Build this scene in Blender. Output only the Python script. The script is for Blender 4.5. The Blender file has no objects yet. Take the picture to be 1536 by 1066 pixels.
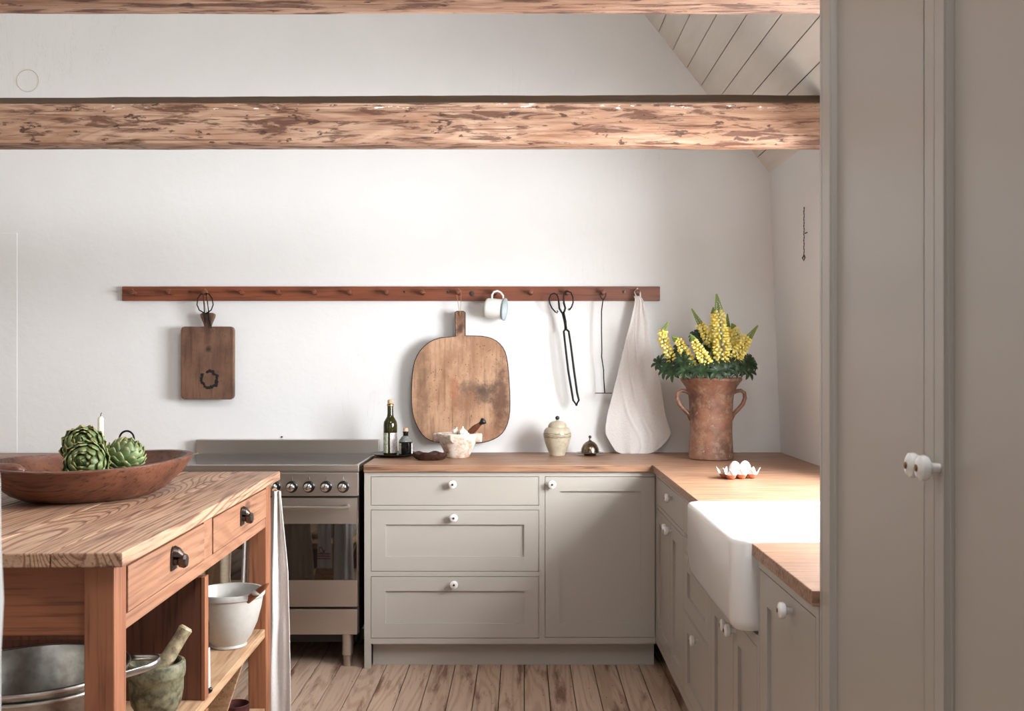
import bpy, bmesh, math, random
from mathutils import Vector, Matrix, noise
PI = math.pi
SC = bpy.context.scene
COL = SC.collection
EYE = 1.352
F = 1540.0
def P(px, py, d):
    """a point of the room seen at that place of the photograph, d metres away"""
    return Vector(((px-784)/F*d, d, EYE-(py-543)/F*d))
def lin(c):
    c = c/255.0
    return c/12.92 if c <= .04045 else ((c+.055)/1.055)**2.4
def rgb(r, g, b): return (lin(r), lin(g), lin(b), 1)

# ------------------------------------------------------------------ materials
class NT:
    def __init__(s, name):
        s.m = bpy.data.materials.new(name); s.m.use_nodes = True
        s.t = s.m.node_tree; s.t.nodes.clear()
        s.out = s.t.nodes.new('ShaderNodeOutputMaterial')
        s.b = s.t.nodes.new('ShaderNodeBsdfPrincipled')
        s.t.links.new(s.b.outputs[0], s.out.inputs[0])
    def n(s, typ, **kw):
        nd = s.t.nodes.new(typ)
        for k, v in kw.items(): setattr(nd, k, v)
        return nd
    def l(s, a, b): s.t.links.new(a, b)
    def put(s, sock, v):
        if hasattr(v, 'is_linked') or isinstance(v, bpy.types.NodeSocket): s.l(v, sock)
        else: sock.default_value = v
    def coord(s, scale=(1, 1, 1), island=False, rot=(0, 0, 0), loc=(0, 0, 0)):
        tc = s.n('ShaderNodeTexCoord'); src = tc.outputs['Object']
        if island:
            g = s.n('ShaderNodeNewGeometry')
            m = s.n('ShaderNodeVectorMath', operation='SCALE'); m.inputs[0].default_value = (3.1, 5.3, 7.7)
            s.l(g.outputs['Random Per Island'], m.inputs['Scale'])
            a = s.n('ShaderNodeVectorMath', operation='ADD'); s.l(src, a.inputs[0]); s.l(m.outputs[0], a.inputs[1]); src = a.outputs[0]
        mp = s.n('ShaderNodeMapping'); mp.inputs['Scale'].default_value = scale
        mp.inputs['Rotation'].default_value = rot; mp.inputs['Location'].default_value = loc
        s.l(src, mp.inputs[0]); return mp.outputs[0]
    def noise(s, vec, scale, detail=3, rough=.5, dist=0):
        nd = s.n('ShaderNodeTexNoise'); s.l(vec, nd.inputs['Vector'])
        nd.inputs['Scale'].default_value = scale; nd.inputs['Detail'].default_value = detail
        nd.inputs['Roughness'].default_value = rough; nd.inputs['Distortion'].default_value = dist
        return nd.outputs['Fac']
    def voro(s, vec, scale, rnd=1):
        nd = s.n('ShaderNodeTexVoronoi'); s.l(vec, nd.inputs['Vector']); nd.inputs['Scale'].default_value = scale
        nd.inputs['Randomness'].default_value = rnd
        return nd.outputs['Distance']
    def math(s, op, a, b=0.0, c=None):
        nd = s.n('ShaderNodeMath', operation=op); s.put(nd.inputs[0], a); s.put(nd.inputs[1], b)
        if c is not None: s.put(nd.inputs[2], c)
        return nd.outputs[0]
    def rng(s, v, a, b, c=0, d=1):
        nd = s.n('ShaderNodeMapRange', interpolation_type='SMOOTHSTEP'); s.put(nd.inputs[0], v)
        nd.inputs[1].default_value = a; nd.inputs[2].default_value = b
        nd.inputs[3].default_value = c; nd.inputs[4].default_value = d
        return nd.outputs[0]
    def mix(s, f, a, b, bt='MIX'):
        nd = s.n('ShaderNodeMix', data_type='RGBA', blend_type=bt)
        s.put(nd.inputs[0], f); s.put(nd.inputs[6], a); s.put(nd.inputs[7], b)
        return nd.outputs[2]
    def sep(s, vec):
        nd = s.n('ShaderNodeSeparateXYZ'); s.l(vec, nd.inputs[0]); return nd.outputs
    def bump(s, h, strength=.3, dist=.002):
        nd = s.n('ShaderNodeBump'); nd.inputs['Strength'].default_value = strength
        nd.inputs['Distance'].default_value = dist; s.l(h, nd.inputs['Height'])
        s.l(nd.outputs[0], s.b.inputs['Normal'])
    def fin(s, color=None, rough=None, metal=None, **kw):
        if color is not None: s.put(s.b.inputs['Base Color'], color)
        if rough is not None: s.put(s.b.inputs['Roughness'], rough)
        if metal is not None: s.put(s.b.inputs['Metallic'], metal)
        for k, v in kw.items(): s.put(s.b.inputs[k.replace('_', ' ')], v)
        return s.m

def wood(name, light, mid, dark, axis='x', rough=.55, k=34, fib=.35, knots=.5, big=0.0, bigcol=None, sc=1.0, bump=.25, ring=.5, asp=(.55, 3.4), lo=-.3):
    s = NT(name); ax = 'xyz'.index(axis)
    def scl(along, across):
        v = [across*sc]*3; v[ax] = along*sc; return tuple(v)
    c1 = s.coord(scl(*asp), True)
    n1 = s.noise(c1, 1.5, 1.0, .4, .35)
    rings = s.math('SINE', s.math('MULTIPLY', n1, k*PI))
    r = s.math('MULTIPLY', s.rng(rings, lo, 1.0), ring)
    c2 = s.coord(scl(4, 110), True)
    f = s.noise(c2, 1.0, 3, .6)
    c3 = s.coord(scl(.8, 2.5), True)
    v = s.noise(c3, 1.6, 3, .55)
    col = s.mix(r, light, mid)
    col = s.mix(s.rng(v, .38, .72, 0, .45), col, mid)
    col = s.mix(s.rng(f, .48, .8, 0, fib*2), col, dark)
    c4 = s.coord(scl(2.2, 5.0), True)
    kn = s.rng(s.voro(c4, 1.3), .05, .16, 1, 0)
    col = s.mix(s.math('MULTIPLY', kn, knots), col, dark)
    if big > 0:
        c5 = s.coord(scl(1.0, 9.0), True)
        st = s.rng(s.noise(c5, 1.2, 5, .65, .3), .55, .68)
        col = s.mix(s.math('MULTIPLY', st, big), col, bigcol or dark)
    s.bump(s.math('ADD', f, s.math('MULTIPLY', r, .3)), bump, .0015)
    return s.fin(col, s.rng(f, .3, .7, rough-.08, rough+.1))

def plain(name, col, rough=.5, metal=0, nz=0, nscale=20, dark=None, bump=0, **kw):
    s = NT(name); c = col
    v = s.coord()
    if nz > 0:
        n = s.noise(v, nscale, 5, .6)
        c = s.mix(s.rng(n, .35, .7, 0, nz), col, dark or tuple(x*.6 for x in col[:3])+(1,))
        if bump: s.bump(n, bump, .003)
    elif bump:
        s.bump(s.noise(v, nscale, 4, .6), bump, .002)
    return s.fin(c, rough, metal, **kw)

M = {}
# plaster
s = NT('white_plaster'); v = s.coord()
a = s.noise(v, 1.3, 5, .6); b = s.noise(v, 14, 5, .65)
crk = s.noise(s.coord((3, 3, .5)), 2.0, 6, .7, 1.2)
line = s.rng(s.math('ABSOLUTE', s.math('SUBTRACT', crk, .5)), 0, .006, 1, 0)
mask = s.rng(s.noise(v, .8, 2), .56, .66)
s.bump(s.math('ADD', s.math('MULTIPLY', a, 1.5), s.math('SUBTRACT', s.math('MULTIPLY', b, .35), s.math('MULTIPLY', s.math('MULTIPLY', line, mask), .35))), .35, .012)
c = s.mix(s.rng(a, .35, .7, 0, .5), rgb(228, 227, 226), rgb(219, 217, 215))
c = s.mix(s.math('MULTIPLY', s.math('MULTIPLY', line, mask), .18), c, rgb(150, 145, 138))
M['plaster'] = s.fin(c, .85)
M['plaster_b'] = plain('shaded_room_plaster', rgb(150, 142, 134), .9, bump=.2)  # grey for the unseen walls, chosen dark to cut bounced light
M['mark'] = plain('plaster_mark', rgb(205, 196, 186), .8)
# ceiling boards
s = NT('painted_boards'); g = s.n('ShaderNodeNewGeometry')
nn = s.noise(s.coord((6, 1, 6), True), 2, 5, .6)
c = s.mix(s.rng(nn, .35, .7, 0, .5), rgb(226, 220, 212), rgb(205, 196, 186))
c = s.mix(s.math('MULTIPLY', g.outputs['Random Per Island'], .25), c, rgb(196, 188, 178))
s.bump(nn, .2, .002); M['boards'] = s.fin(c, .6)
M['dark'] = plain('dark_gap', rgb(40, 32, 26), .9)
# floor
s = NT('floor_pine'); g = s.n('ShaderNodeNewGeometry')
fib = s.noise(s.coord((120, 5, 5), True), 1, 4, .6)
v1 = s.noise(s.coord((9, 1.1, 1), True), 1.3, 5, .6, .2)
rn = s.rng(s.math('SINE', s.math('MULTIPLY', s.noise(s.coord((7, .6, 1), True), 1.2, 1), 70)), -.2, 1)
c = s.mix(s.math('MULTIPLY', rn, .6), rgb(196, 170, 150), rgb(164, 134, 112))
c = s.mix(s.math('MULTIPLY', g.outputs['Random Per Island'], .35), c, rgb(156, 128, 108))
c = s.mix(s.rng(fib, .5, .8, 0, .5), c, rgb(110, 80, 60))
st = s.rng(s.noise(s.coord((11, 1.5, 1), True), 1.0, 6, .65, .2), .52, .66)
c = s.mix(s.math('MULTIPLY', st, .85), c, rgb(96, 55, 38))
sp = s.rng(s.voro(s.coord((30, 12, 1), True), 1.0), .05, .11, 1, 0)
c = s.mix(s.math('MULTIPLY', sp, .7), c, rgb(70, 45, 32))
s.bump(s.math('ADD', fib, v1), .25, .002)
M['floor'] = s.fin(c, s.rng(v1, .3, .7, .5, .65))

M['top_wood'] = wood('worktop_oak', rgb(160, 122, 96), rgb(136, 98, 74), rgb(88, 58, 44), 'x', .42, 22, .7, .15)
M['island_top'] = wood('island_top_pine', rgb(186, 150, 122), rgb(122, 78, 58), rgb(84, 50, 38), 'y', .5, 78, .55, .6, .3, rgb(116, 72, 52), ring=.85, asp=(.26, 2.6), lo=.25)
M['island_x'] = wood('island_pine_x', rgb(152, 94, 62), rgb(126, 74, 48), rgb(58, 32, 24), 'x', .55, 14, .35, .8)
M['island_y'] = wood('island_pine_y', rgb(166, 119, 91), rgb(134, 89, 65), rgb(78, 46, 34), 'y', .5, 30, .35, .7)
M['island_z'] = wood('island_pine_z', rgb(158, 102, 70), rgb(130, 78, 52), rgb(68, 38, 28), 'z', .55, 14, .35, .6)
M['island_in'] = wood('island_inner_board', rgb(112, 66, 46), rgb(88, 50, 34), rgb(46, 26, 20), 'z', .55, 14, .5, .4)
M['shelf'] = wood('shelf_pine', rgb(196, 160, 126), rgb(164, 122, 88), rgb(98, 68, 48), 'y', .6, 26, .4, .5)
# beams
s = NT('hewn_beam'); tc = s.coord()
n1 = s.noise(s.coord((.7, 3.5, 3.5)), 1.7, 2, .5, .8)
rings = s.rng(s.math('SINE', s.math('MULTIPLY', n1, 60)), -.2, 1)
fib = s.noise(s.coord((4, 70, 70)), 1, 4, .6)
c = s.mix(s.math('MULTIPLY', rings, .45), rgb(188, 154, 130), rgb(146, 106, 82))
c = s.mix(s.rng(s.noise(s.coord((1.2, 5, 5)), 1.5, 4, .6), .38, .66, 0, .8), c, rgb(148, 106, 80))
c = s.mix(s.rng(fib, .45, .75, 0, .8), c, rgb(112, 70, 48))
g1 = s.rng(s.noise(s.coord((3.0, 20, 20)), 1.6, 7, .68, .5), .505, .60)
c = s.mix(s.math('MULTIPLY', g1, .85), c, rgb(84, 48, 32))
g2 = s.rng(s.noise(s.coord((9, 20, 20)), 1.6, 5, .6), .60, .66)
c = s.mix(s.math('MULTIPLY', g2, .9), c, rgb(66, 38, 26))
g3 = s.rng(s.noise(s.coord((1.1, 75, 75)), 1.3, 4, .6, .2), .58, .64)
c = s.mix(s.math('MULTIPLY', g3, .6), c, rgb(92, 54, 36))
g4 = s.rng(s.voro(s.coord((5, 22, 22)), 1.5), .06, .13, 1, 0)
c = s.mix(s.math('MULTIPLY', g4, .85), c, rgb(58, 36, 26))
z = s.sep(tc)[2]
wob = s.math('ADD', z, s.math('MULTIPLY', s.noise(s.coord((3, 1, 1)), 2, 4), .012))
wh = s.math('MULTIPLY', s.rng(s.noise(s.coord((9, 20, 30)), 2.0, 5, .7), .60, .63), s.math('MULTIPLY', s.rng(z, .128, .136), s.rng(z, .155, .16, 1, 0)))
wh = s.math('MULTIPLY', wh, s.rng(s.noise(s.coord((1, 0, 0)), 2.2, 2), .42, .52))
c = s.mix(wh, c, rgb(238, 232, 226))
c = s.mix(s.rng(wob, .160, .166), c, rgb(78, 58, 42))
s.bump(s.math('SUBTRACT', fib, s.math('ADD', g1, g2)), .5, .004)
M['beam'] = s.fin(c, .6)
M['paint'] = plain('greige_paint', rgb(172, 165, 156), .34, bump=.05, nscale=60)
M['ceramic'] = plain('white_ceramic', rgb(222, 220, 217), .12, Coat_Weight=.4)
M['screw'] = plain('brass_screw', rgb(120, 90, 60), .35, 1)
# steel
s = NT('brushed_steel'); n = s.noise(s.coord((3, 3, 220)), 1, 3, .6)
M['steel'] = s.fin(s.mix(n, rgb(204, 197, 189), rgb(196, 188, 180)), s.rng(n, .3, .7, .33, .37), 1)
M['chrome'] = plain('chrome', rgb(215, 212, 208), .08, 1)
M['black'] = plain('black_enamel', rgb(18, 17, 17), .3)
M['hob'] = plain('black_glass_hob', rgb(52, 50, 48), .12, .55)
M['oven_glass'] = plain('dark_oven_glass', rgb(12, 11, 11), .03, 0, IOR=2.1, Specular_IOR_Level=.7)
M['iron'] = plain('wrought_iron', rgb(26, 25, 25), .45, .6, bump=.2, nscale=60)
M['rail'] = wood('rail_mahogany', rgb(132, 74, 48), rgb(104, 54, 35), rgb(50, 26, 20), 'x', .4, 10, .4, .9)
M['peg'] = wood('peg_wood', rgb(120, 68, 44), rgb(92, 48, 32), rgb(48, 26, 18), 'y', .4, 10, .4, .2)
M['linen'] = plain('white_linen', rgb(216, 210, 206), .9, nz=.3, nscale=120, dark=rgb(196, 188, 184), bump=.5, Sheen_Weight=.2)
M['linen_beige'] = plain('beige_linen', rgb(176, 160, 136), .9, nz=.3, nscale=90, bump=.3)
# terracotta vase
s = NT('terracotta'); v = s.coord()
n = s.noise(v, 7, 6, .65); m2 = s.noise(v, 22, 6, .7)
z = s.sep(v)[2]
c = s.mix(s.rng(n, .38, .62), rgb(150, 104, 82), rgb(104, 70, 56))
c = s.mix(s.math('MULTIPLY', s.rng(m2, .48, .64), .6), c, rgb(166, 140, 116))
c = s.mix(s.math('MULTIPLY', s.rng(s.noise(v, 60, 4, .6), .64, .7), .45), c, rgb(210, 190, 172))
s.bump(m2, .4, .004); M['terracotta'] = s.fin(c, .55)
# dough bowl
M['trough'] = wood('old_carved_wood', rgb(116, 72, 52), rgb(84, 48, 36), rgb(40, 24, 18), 'x', .36, 9, .6, .5, .7, rgb(50, 30, 24), bump=.6, ring=.7)
# artichoke : greens per scale
s = NT('artichoke_bract'); g = s.n('ShaderNodeNewGeometry')
n = s.noise(s.coord((40, 40, 40)), 1, 4)
c = s.mix(g.outputs['Random Per Island'], rgb(86, 102, 54), rgb(124, 142, 92))
c = s.mix(s.rng(n, .4, .7, 0, .6), c, rgb(52, 68, 38))
at = s.n('ShaderNodeAttribute', attribute_name='tip')
c = s.mix(s.rng(at.outputs['Fac'], .86, 1.0, 0, .8), c, rgb(158, 140, 88))
M['artichoke'] = s.fin(c, .5)
M['stalk'] = plain('green_stalk', rgb(92, 110, 58), .6, nz=.4, nscale=40)
M['wax'] = plain('candle_wax', rgb(240, 234, 218), .5, Subsurface_Weight=.2)
M['granite'] = plain('green_granite', rgb(126, 120, 94), .6, nz=1, nscale=40, dark=rgb(58, 56, 38), bump=.4)
M['pestle_g'] = plain('worn_stone', rgb(176, 158, 128), .6, nz=.9, nscale=44, dark=rgb(100, 84, 60), bump=.4)
M['stoneware'] = plain('speckled_stoneware', rgb(188, 184, 178), .35, nz=.35, nscale=50, dark=rgb(170, 166, 158))
M['spoon'] = wood('spoon_wood', rgb(156, 96, 66), rgb(122, 70, 48), rgb(66, 36, 26), 'x', .5)
M['alu'] = plain('dull_aluminium', rgb(168, 164, 158), .32, 1, nz=.6, nscale=26, dark=rgb(110, 104, 98), bump=.12)
M['alu_rim'] = plain('polished_aluminium', rgb(205, 202, 198), .28, 1)
M['steel_dark'] = plain('aged_iron', rgb(92, 80, 74), .38, .9, nz=.5, nscale=70, bump=.3)
M['olive'] = plain('olive_glass', rgb(52, 50, 12), .06, 0, Transmission_Weight=.35, IOR=1.5)
M['vinegar'] = plain('black_glass', rgb(14, 12, 12), .06, 0)
M['clear'] = plain('clear_glass', rgb(196, 198, 194), .05, 0, Transmission_Weight=.7)
M['label'] = plain('paper_label', rgb(222, 224, 208), .6, nz=.8, nscale=70, dark=rgb(132, 146, 104))
M['label_b'] = plain('white_paper_label', rgb(232, 228, 226), .6, nz=.7, nscale=90, dark=rgb(168, 140, 150))
M['cork'] = plain('cork', rgb(206, 170, 136), .8, nz=.4, nscale=80)
M['gold'] = plain('gold_cap', rgb(196, 164, 110), .3, 1)
M['tray'] = plain('dark_pewter', rgb(58, 56, 54), .35, .7)
M['brown_dish'] = plain('dark_brown_glaze', rgb(66, 40, 32), .22, 0, nz=.8, nscale=40, dark=rgb(32, 20, 18), bump=.8)
s = NT('mottled_marble'); v = s.coord(); n = s.noise(v, 28, 6, .7); n2 = s.noise(v, 9, 4, .6)
z = s.sep(v)[2]
c = s.mix(s.rng(n, .46, .66, 0, .75), rgb(228, 216, 202), rgb(168, 124, 96))
c = s.mix(s.rng(n2, .5, .75, 0, .6), c, rgb(150, 118, 92))
s.bump(n, .6, .004); M['marble'] = s.fin(c, .55)
M['garlic'] = plain('garlic_skin', rgb(236, 226, 214), .5, nz=.3, nscale=40, dark=rgb(200, 170, 150))
M['pestle_w'] = plain('turned_wood', rgb(110, 62, 40), .35, nz=.7, nscale=30, dark=rgb(60, 34, 24))
M['pestle_d'] = plain('blackened_wood', rgb(26, 20, 20), .35)
s = NT('glazed_jar'); v = s.coord(); z = s.sep(v)[2]
n = s.noise(v, 40, 5, .65)
zz = s.math('ADD', z, s.math('MULTIPLY', s.noise(v, 45, 2), .014))
bnd = s.math('ADD', s.rng(s.math('ABSOLUTE', s.math('SUBTRACT', zz, .098)), .002, .004, 1, 0), s.math('ADD', s.rng(s.math('ABSOLUTE', s.math('SUBTRACT', zz, .114)), .0015, .0035, 1, 0), s.rng(s.math('ABSOLUTE', s.math('SUBTRACT', zz, .105)), .0005, .002, 1, 0)))
c = s.mix(s.rng(n, .4, .7, 0, .5), rgb(188, 176, 154), rgb(150, 138, 116))
c = s.mix(s.math('MINIMUM', s.math('MULTIPLY', bnd, .7), .8), c, rgb(98, 92, 72)); M['jar'] = s.fin(c, .28)
M['brass_old'] = plain('aged_silver', rgb(128, 112, 96), .25, 1, nz=.4, nscale=20)
M['enamel'] = plain('white_enamel', rgb(238, 238, 234), .15)
M['enamel_rim'] = plain('grey_blue_enamel_rim', rgb(150, 168, 168), .2)
M['enamel_in'] = plain('enamel_inside', rgb(206, 212, 216), .2)
def boardmat(name, light, mid, dark, stains):
    s = NT(name); f = s.noise(s.coord((70, 10, 5)), 1, 4, .6); v = s.coord()
    n = s.noise(s.coord((4, 1, 2.2)), 2.4, 5, .62)
    c = s.mix(s.rng(n, .35, .65), light, mid)
    c = s.mix(s.rng(f, .48, .78, 0, .6), c, dark)
    x, y, z = s.sep(v)[0:3]
    for (sx, sz, rx, rz, col, amt) in stains:
        dx = s.math('DIVIDE', s.math('SUBTRACT', x, sx), rx); dz = s.math('DIVIDE', s.math('SUBTRACT', z, sz), rz)
        r = s.math('SQRT', s.math('ADD', s.math('MULTIPLY', dx, dx), s.math('MULTIPLY', dz, dz)))
        r = s.math('ADD', r, s.math('MULTIPLY', s.math('SUBTRACT', s.noise(v, 22, 5, .7), .5), 1.8))
        c = s.mix(s.rng(r, .2, 1.1, amt, 0), c, col)
    spk = s.rng(s.voro(v, 60), .10, .2, 1, 0)
    c = s.mix(s.math('MULTIPLY', spk, s.math('MULTIPLY', s.rng(s.noise(v, 6, 2), .42, .55), .85)), c, rgb(74, 44, 32))
    s.bump(f, .3, .002); return s.fin(c, .55)
M['board_big'] = boardmat('worn_chopping_board', rgb(188, 150, 120), rgb(152, 112, 84), rgb(92, 62, 46),
    [(.06, .275, .10, .05, rgb(60, 46, 40), .55), (.02, .22, .09, .10, rgb(112, 72, 52), .5), (.12, .25, .06, .07, rgb(60, 46, 40), .75), (.20, .22, .06, .22, rgb(84, 52, 38), .85), (-.03, .27, .03, .1, rgb(150, 84, 54), .6), (-.19, .3, .05, .3, rgb(96, 68, 50), .55), (0, 0, .2, .03, rgb(84, 56, 40), .7), (0, .57, .025, .03, rgb(32, 24, 20), .95), (0, .64, .05, .14, rgb(86, 52, 38), .8)])
M['board_edge'] = plain('charred_board_edge', rgb(46, 32, 26), .7)
M['board_small'] = boardmat('dark_chopping_board', rgb(118, 86, 68), rgb(90, 62, 48), rgb(46, 28, 22),
    [(.005, .25, .022, .02, rgb(38, 24, 20), .9), (0, .31, .02, .07, rgb(84, 52, 42), .7), (0, .38, .05, .06, rgb(70, 46, 38), .8)])
M['burn'] = plain('burn_mark', rgb(24, 17, 15), .9)
M['twine'] = plain('twine', rgb(150, 118, 86), .9)
M['leaf'] = plain('lupin_leaf_green', rgb(30, 58, 20), .5, nz=.8, nscale=30, dark=rgb(12, 26, 10))
M['stem'] = plain('lupin_stem_green', rgb(96, 124, 50), .5)
s = NT('lupin_petal'); g = s.n('ShaderNodeNewGeometry')
c = s.mix(g.outputs['Random Per Island'], rgb(252, 240, 150), rgb(240, 212, 92)); M['petal'] = s.fin(c, .5)
M['bud'] = plain('lupin_bud_green', rgb(120, 138, 66), .6)
M['eggshell'] = plain('eggshell', rgb(236, 232, 228), .4)
s = NT('egg_carton_pulp'); z = s.sep(s.coord())[2]
s.bump(s.noise(s.coord(), 120, 3), .3, .001)
n = s.noise(s.coord(), 60, 4, .6)
c = s.mix(s.rng(n, .55, .6, 0, .6), rgb(206, 204, 202), rgb(110, 110, 114))
c = s.mix(s.rng(z, .0165, .0175, 1, 0), c, rgb(190, 102, 70)); M['carton'] = s.fin(c, .8)
M['red'] = plain('red_thread', rgb(150, 46, 40), .8)
M['woven'] = plain('dark_red_weave', rgb(88, 34, 30), .8, nz=.9, nscale=60, dark=rgb(24, 16, 16))
s = NT('window_pane')
tr = s.n('ShaderNodeBsdfTransparent'); gl = s.n('ShaderNodeBsdfGlossy'); gl.inputs['Roughness'].default_value = .02
mx = s.n('ShaderNodeMixShader'); mx.inputs[0].default_value = .06
s.l(tr.outputs[0], mx.inputs[1]); s.l(gl.outputs[0], mx.inputs[2]); s.l(mx.outputs[0], s.out.inputs[0])
s.t.nodes.remove(s.b); M['pane'] = s.m

# ------------------------------------------------------------------ mesh building
class MB:
    def __init__(s): s.bm = bmesh.new(); s.mi = 0; s.X = Matrix.Identity(4)
    def v(s, p): return s.bm.verts.new(s.X @ Vector(p))
    def f(s, vs):
        try:
            f = s.bm.faces.new(vs); f.material_index = s.mi; return f
        except ValueError: return None
    def box(s, x0, x1, y0, y1, z0, z1):
        if x1 < x0: x0, x1 = x1, x0
        if y1 < y0: y0, y1 = y1, y0
        vs = [s.v((x, y, z)) for z in (z0, z1) for y in (y0, y1) for x in (x0, x1)]
        for q in ((0, 2, 3, 1), (4, 5, 7, 6), (0, 1, 5, 4), (2, 6, 7, 3), (0, 4, 6, 2), (1, 3, 7, 5)):
            s.f([vs[i] for i in q])
        return vs
    def loft(s, loops, cap0=True, cap1=True, close=True):
        rs = [[s.v(p) for p in lp] for lp in loops]; n = len(rs[0])
        for a, b in zip(rs, rs[1:]):
            for i in range(n if close else n-1):
                j = (i+1) % n; s.f([a[i], a[j], b[j], b[i]])
        if cap0: s.f(list(reversed(rs[0])))
        if cap1: s.f(rs[-1])
        return rs
    def lathe(s, prof, c=(0, 0, 0), seg=32, sx=1, sy=1, cap0=True, cap1=True):
        c = Vector(c); loops = []
        for r, z in prof:
            r = max(r, .0002)
            loops.append([c+Vector((r*sx*math.cos(2*PI*i/seg), r*sy*math.sin(2*PI*i/seg), z)) for i in range(seg)])
        return s.loft(loops, cap0, cap1)
    def tube(s, pts, r, seg=8, closed=False, flat=1.0):
        pts = [Vector(p) for p in pts]; n = len(pts)
        rad = r if isinstance(r, (list, tuple)) else [r]*n
        T = []
        for i in range(n):
            if closed: t = pts[(i+1) % n]-pts[i-1]
            else: t = pts[min(i+1, n-1)]-pts[max(i-1, 0)]
            T.append(t.normalized())
        up = Vector((0, 0, 1)) if abs(T[0].z) < .9 else Vector((0, 1, 0))
        U = (up-T[0]*up.dot(T[0])).normalized(); loops = []
        for i in range(n):
            U = (U-T[i]*U.dot(T[i])).normalized(); W = T[i].cross(U)
            loops.append([pts[i]+U*rad[i]*math.cos(2*PI*k/seg)+W*rad[i]*flat*math.sin(2*PI*k/seg) for k in range(seg)])
        if closed:
            loops.append(loops[0]); s.loft(loops, False, False); bmesh.ops.remove_doubles(s.bm, verts=s.bm.verts, dist=1e-6)
        else: s.loft(loops)
    def prism(s, out, y0, y1):
        """outline in x, z pushed through y"""
        s.loft([[(x, y0, z) for x, z in out], [(x, y1, z) for x, z in out]])
    def slab(s, out, z0, z1):
        s.loft([[(x, y, z0) for x, y in out], [(x, y, z1) for x, y in out]])
    def ball(s, c, r, sx=1, sy=1, sz=1, seg=12, rings=8):
        prof = [(r*math.sin(PI*i/rings), -r*sz*math.cos(PI*i/rings)) for i in range(rings+1)]
        s.lathe(prof, c, seg, sx, sy)
    def build(s, name, mat, parent=None, smooth=False, bevel=0, subsurf=0, solid=0, wn=True):
        bmesh.ops.recalc_face_normals(s.bm, faces=s.bm.faces)
        me = bpy.data.meshes.new(name); s.bm.to_mesh(me); s.bm.free()
        for m in (mat if isinstance(mat, (list, tuple)) else [mat]): me.materials.append(m)
        o = bpy.data.objects.new(name, me); COL.objects.link(o)
        if parent is not None: o.parent = parent
        if solid:
            m = o.modifiers.new('solid', 'SOLIDIFY'); m.thickness = solid; m.offset = 0
        if bevel:
            m = o.modifiers.new('bevel', 'BEVEL'); m.width = bevel; m.segments = 2; m.limit_method = 'ANGLE'; m.angle_limit = math.radians(40)
        if subsurf:
            m = o.modifiers.new('sub', 'SUBSURF'); m.levels = subsurf; m.render_levels = subsurf
        if smooth:
            for p in me.polygons: p.use_smooth = True
            if smooth == 'auto':
                for e in me.edges: pass
                o.data.set_sharp_from_angle(angle=math.radians(38))
        return o

def thing(name, label, cat, loc=(0, 0, 0), rotz=0, group=None):
    o = bpy.data.objects.new(name, None); COL.objects.link(o); o.empty_display_size = .05
    o.location = loc; o.rotation_euler = (0, 0, rotz); o['label'] = label; o['category'] = cat
    if group: o['group'] = group
    return o
def tag(o, label, cat, group=None):
    o['label'] = label; o['category'] = cat
    if group: o['group'] = group
    return o
def struct(o): o['kind'] = 'structure'; return o
def relocate(mb, loc, name, mat, **kw):
    """single-mesh thing: mesh is local, the object stands at loc"""
    o = mb.build(name, mat, None, **kw); o.location = loc; return o
def rrect(x0, x1, y0, y1, r, n=5):
    pts = []
    for cx, cy, a0 in ((x1-r, y1-r, 0), (x0+r, y1-r, PI/2), (x0+r, y0+r, PI), (x1-r, y0+r, 1.5*PI)):
        for i in range(n+1):
            a = a0+PI/2*i/n; pts.append((cx+r*math.cos(a), cy+r*math.sin(a)))
    return pts

# ------------------------------------------------------------------ the room
WALLY = 5.15
def wx(z): return 1.294-.0396*(z-.9)
RIDGE_X, SL = -1.25, 1.263
def roofz(x):
    return 3.08+(.622-x)*SL if x > RIDGE_X else 3.08+(.622-RIDGE_X)*SL-(RIDGE_X-x)*SL
LX = -3.75; RY = -2.6
# floor boards
mb = MB(); k = -24; 
while True:
    x0 = -.812+.1023*k; x1 = x0+.1023
    if x0 > 1.30: break
    g = .0016; dz = random.Random(k).uniform(-.0006, .0006)
    if x1 > LX: mb.box(max(x0+g, LX), x1-g, RY, WALLY, -.03, dz)
    k += 1
struct(mb.build('floor', M['floor'], bevel=.0015))
mb = MB(); mb.box(LX-.1, 1.5, RY-.1, WALLY+.1, -.06, -.031); o = struct(mb.build('floor_underlay', M['dark'])); o.name = 'trim_3'
# back wall (gable)
mb = MB()
top = [(LX, 0), (1.40, 0), (1.40, roofz(1.40)+.02), (RIDGE_X, roofz(RIDGE_X)+.02), (LX, roofz(LX)+.02)]
mb.prism(top, WALLY, WALLY+.2)
struct(mb.build('wall_back', M['plaster']))
# plaster pilaster step at the left of the back wall
mb = MB(); mb.box(LX+.001, -2.535, WALLY-.0016, WALLY+.02, .9, 2.0)
o = struct(mb.build('trim_1', M['plaster'], bevel=.0012, smooth='auto'))
# right wall, leaning a little, with the window opening over the sink
WY0, WY1, WZ0, WZ1 = 2.50, 3.98, 1.06, 2.02
mb = MB()
def wallpiece(y0, y1, z0, z1):
    vs = [(wx(z)+dx, y, z) for z in (z0, z1) for y in (y0, y1) for dx in (0, .28)]
    q = [mb.v(p) for p in vs]
    for f in ((0, 2, 3, 1), (4, 5, 7, 6), (0, 1, 5, 4), (2, 6, 7, 3), (0, 4, 6, 2), (1, 3, 7, 5)): mb.f([q[i] for i in f])
wallpiece(RY, WY0, 0, 2.40); wallpiece(WY1, WALLY, 0, 2.40); wallpiece(WY0, WY1, 0, WZ0); wallpiece(WY0, WY1, WZ1, 2.40)
struct(mb.build('wall_right', M['plaster']))
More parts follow.
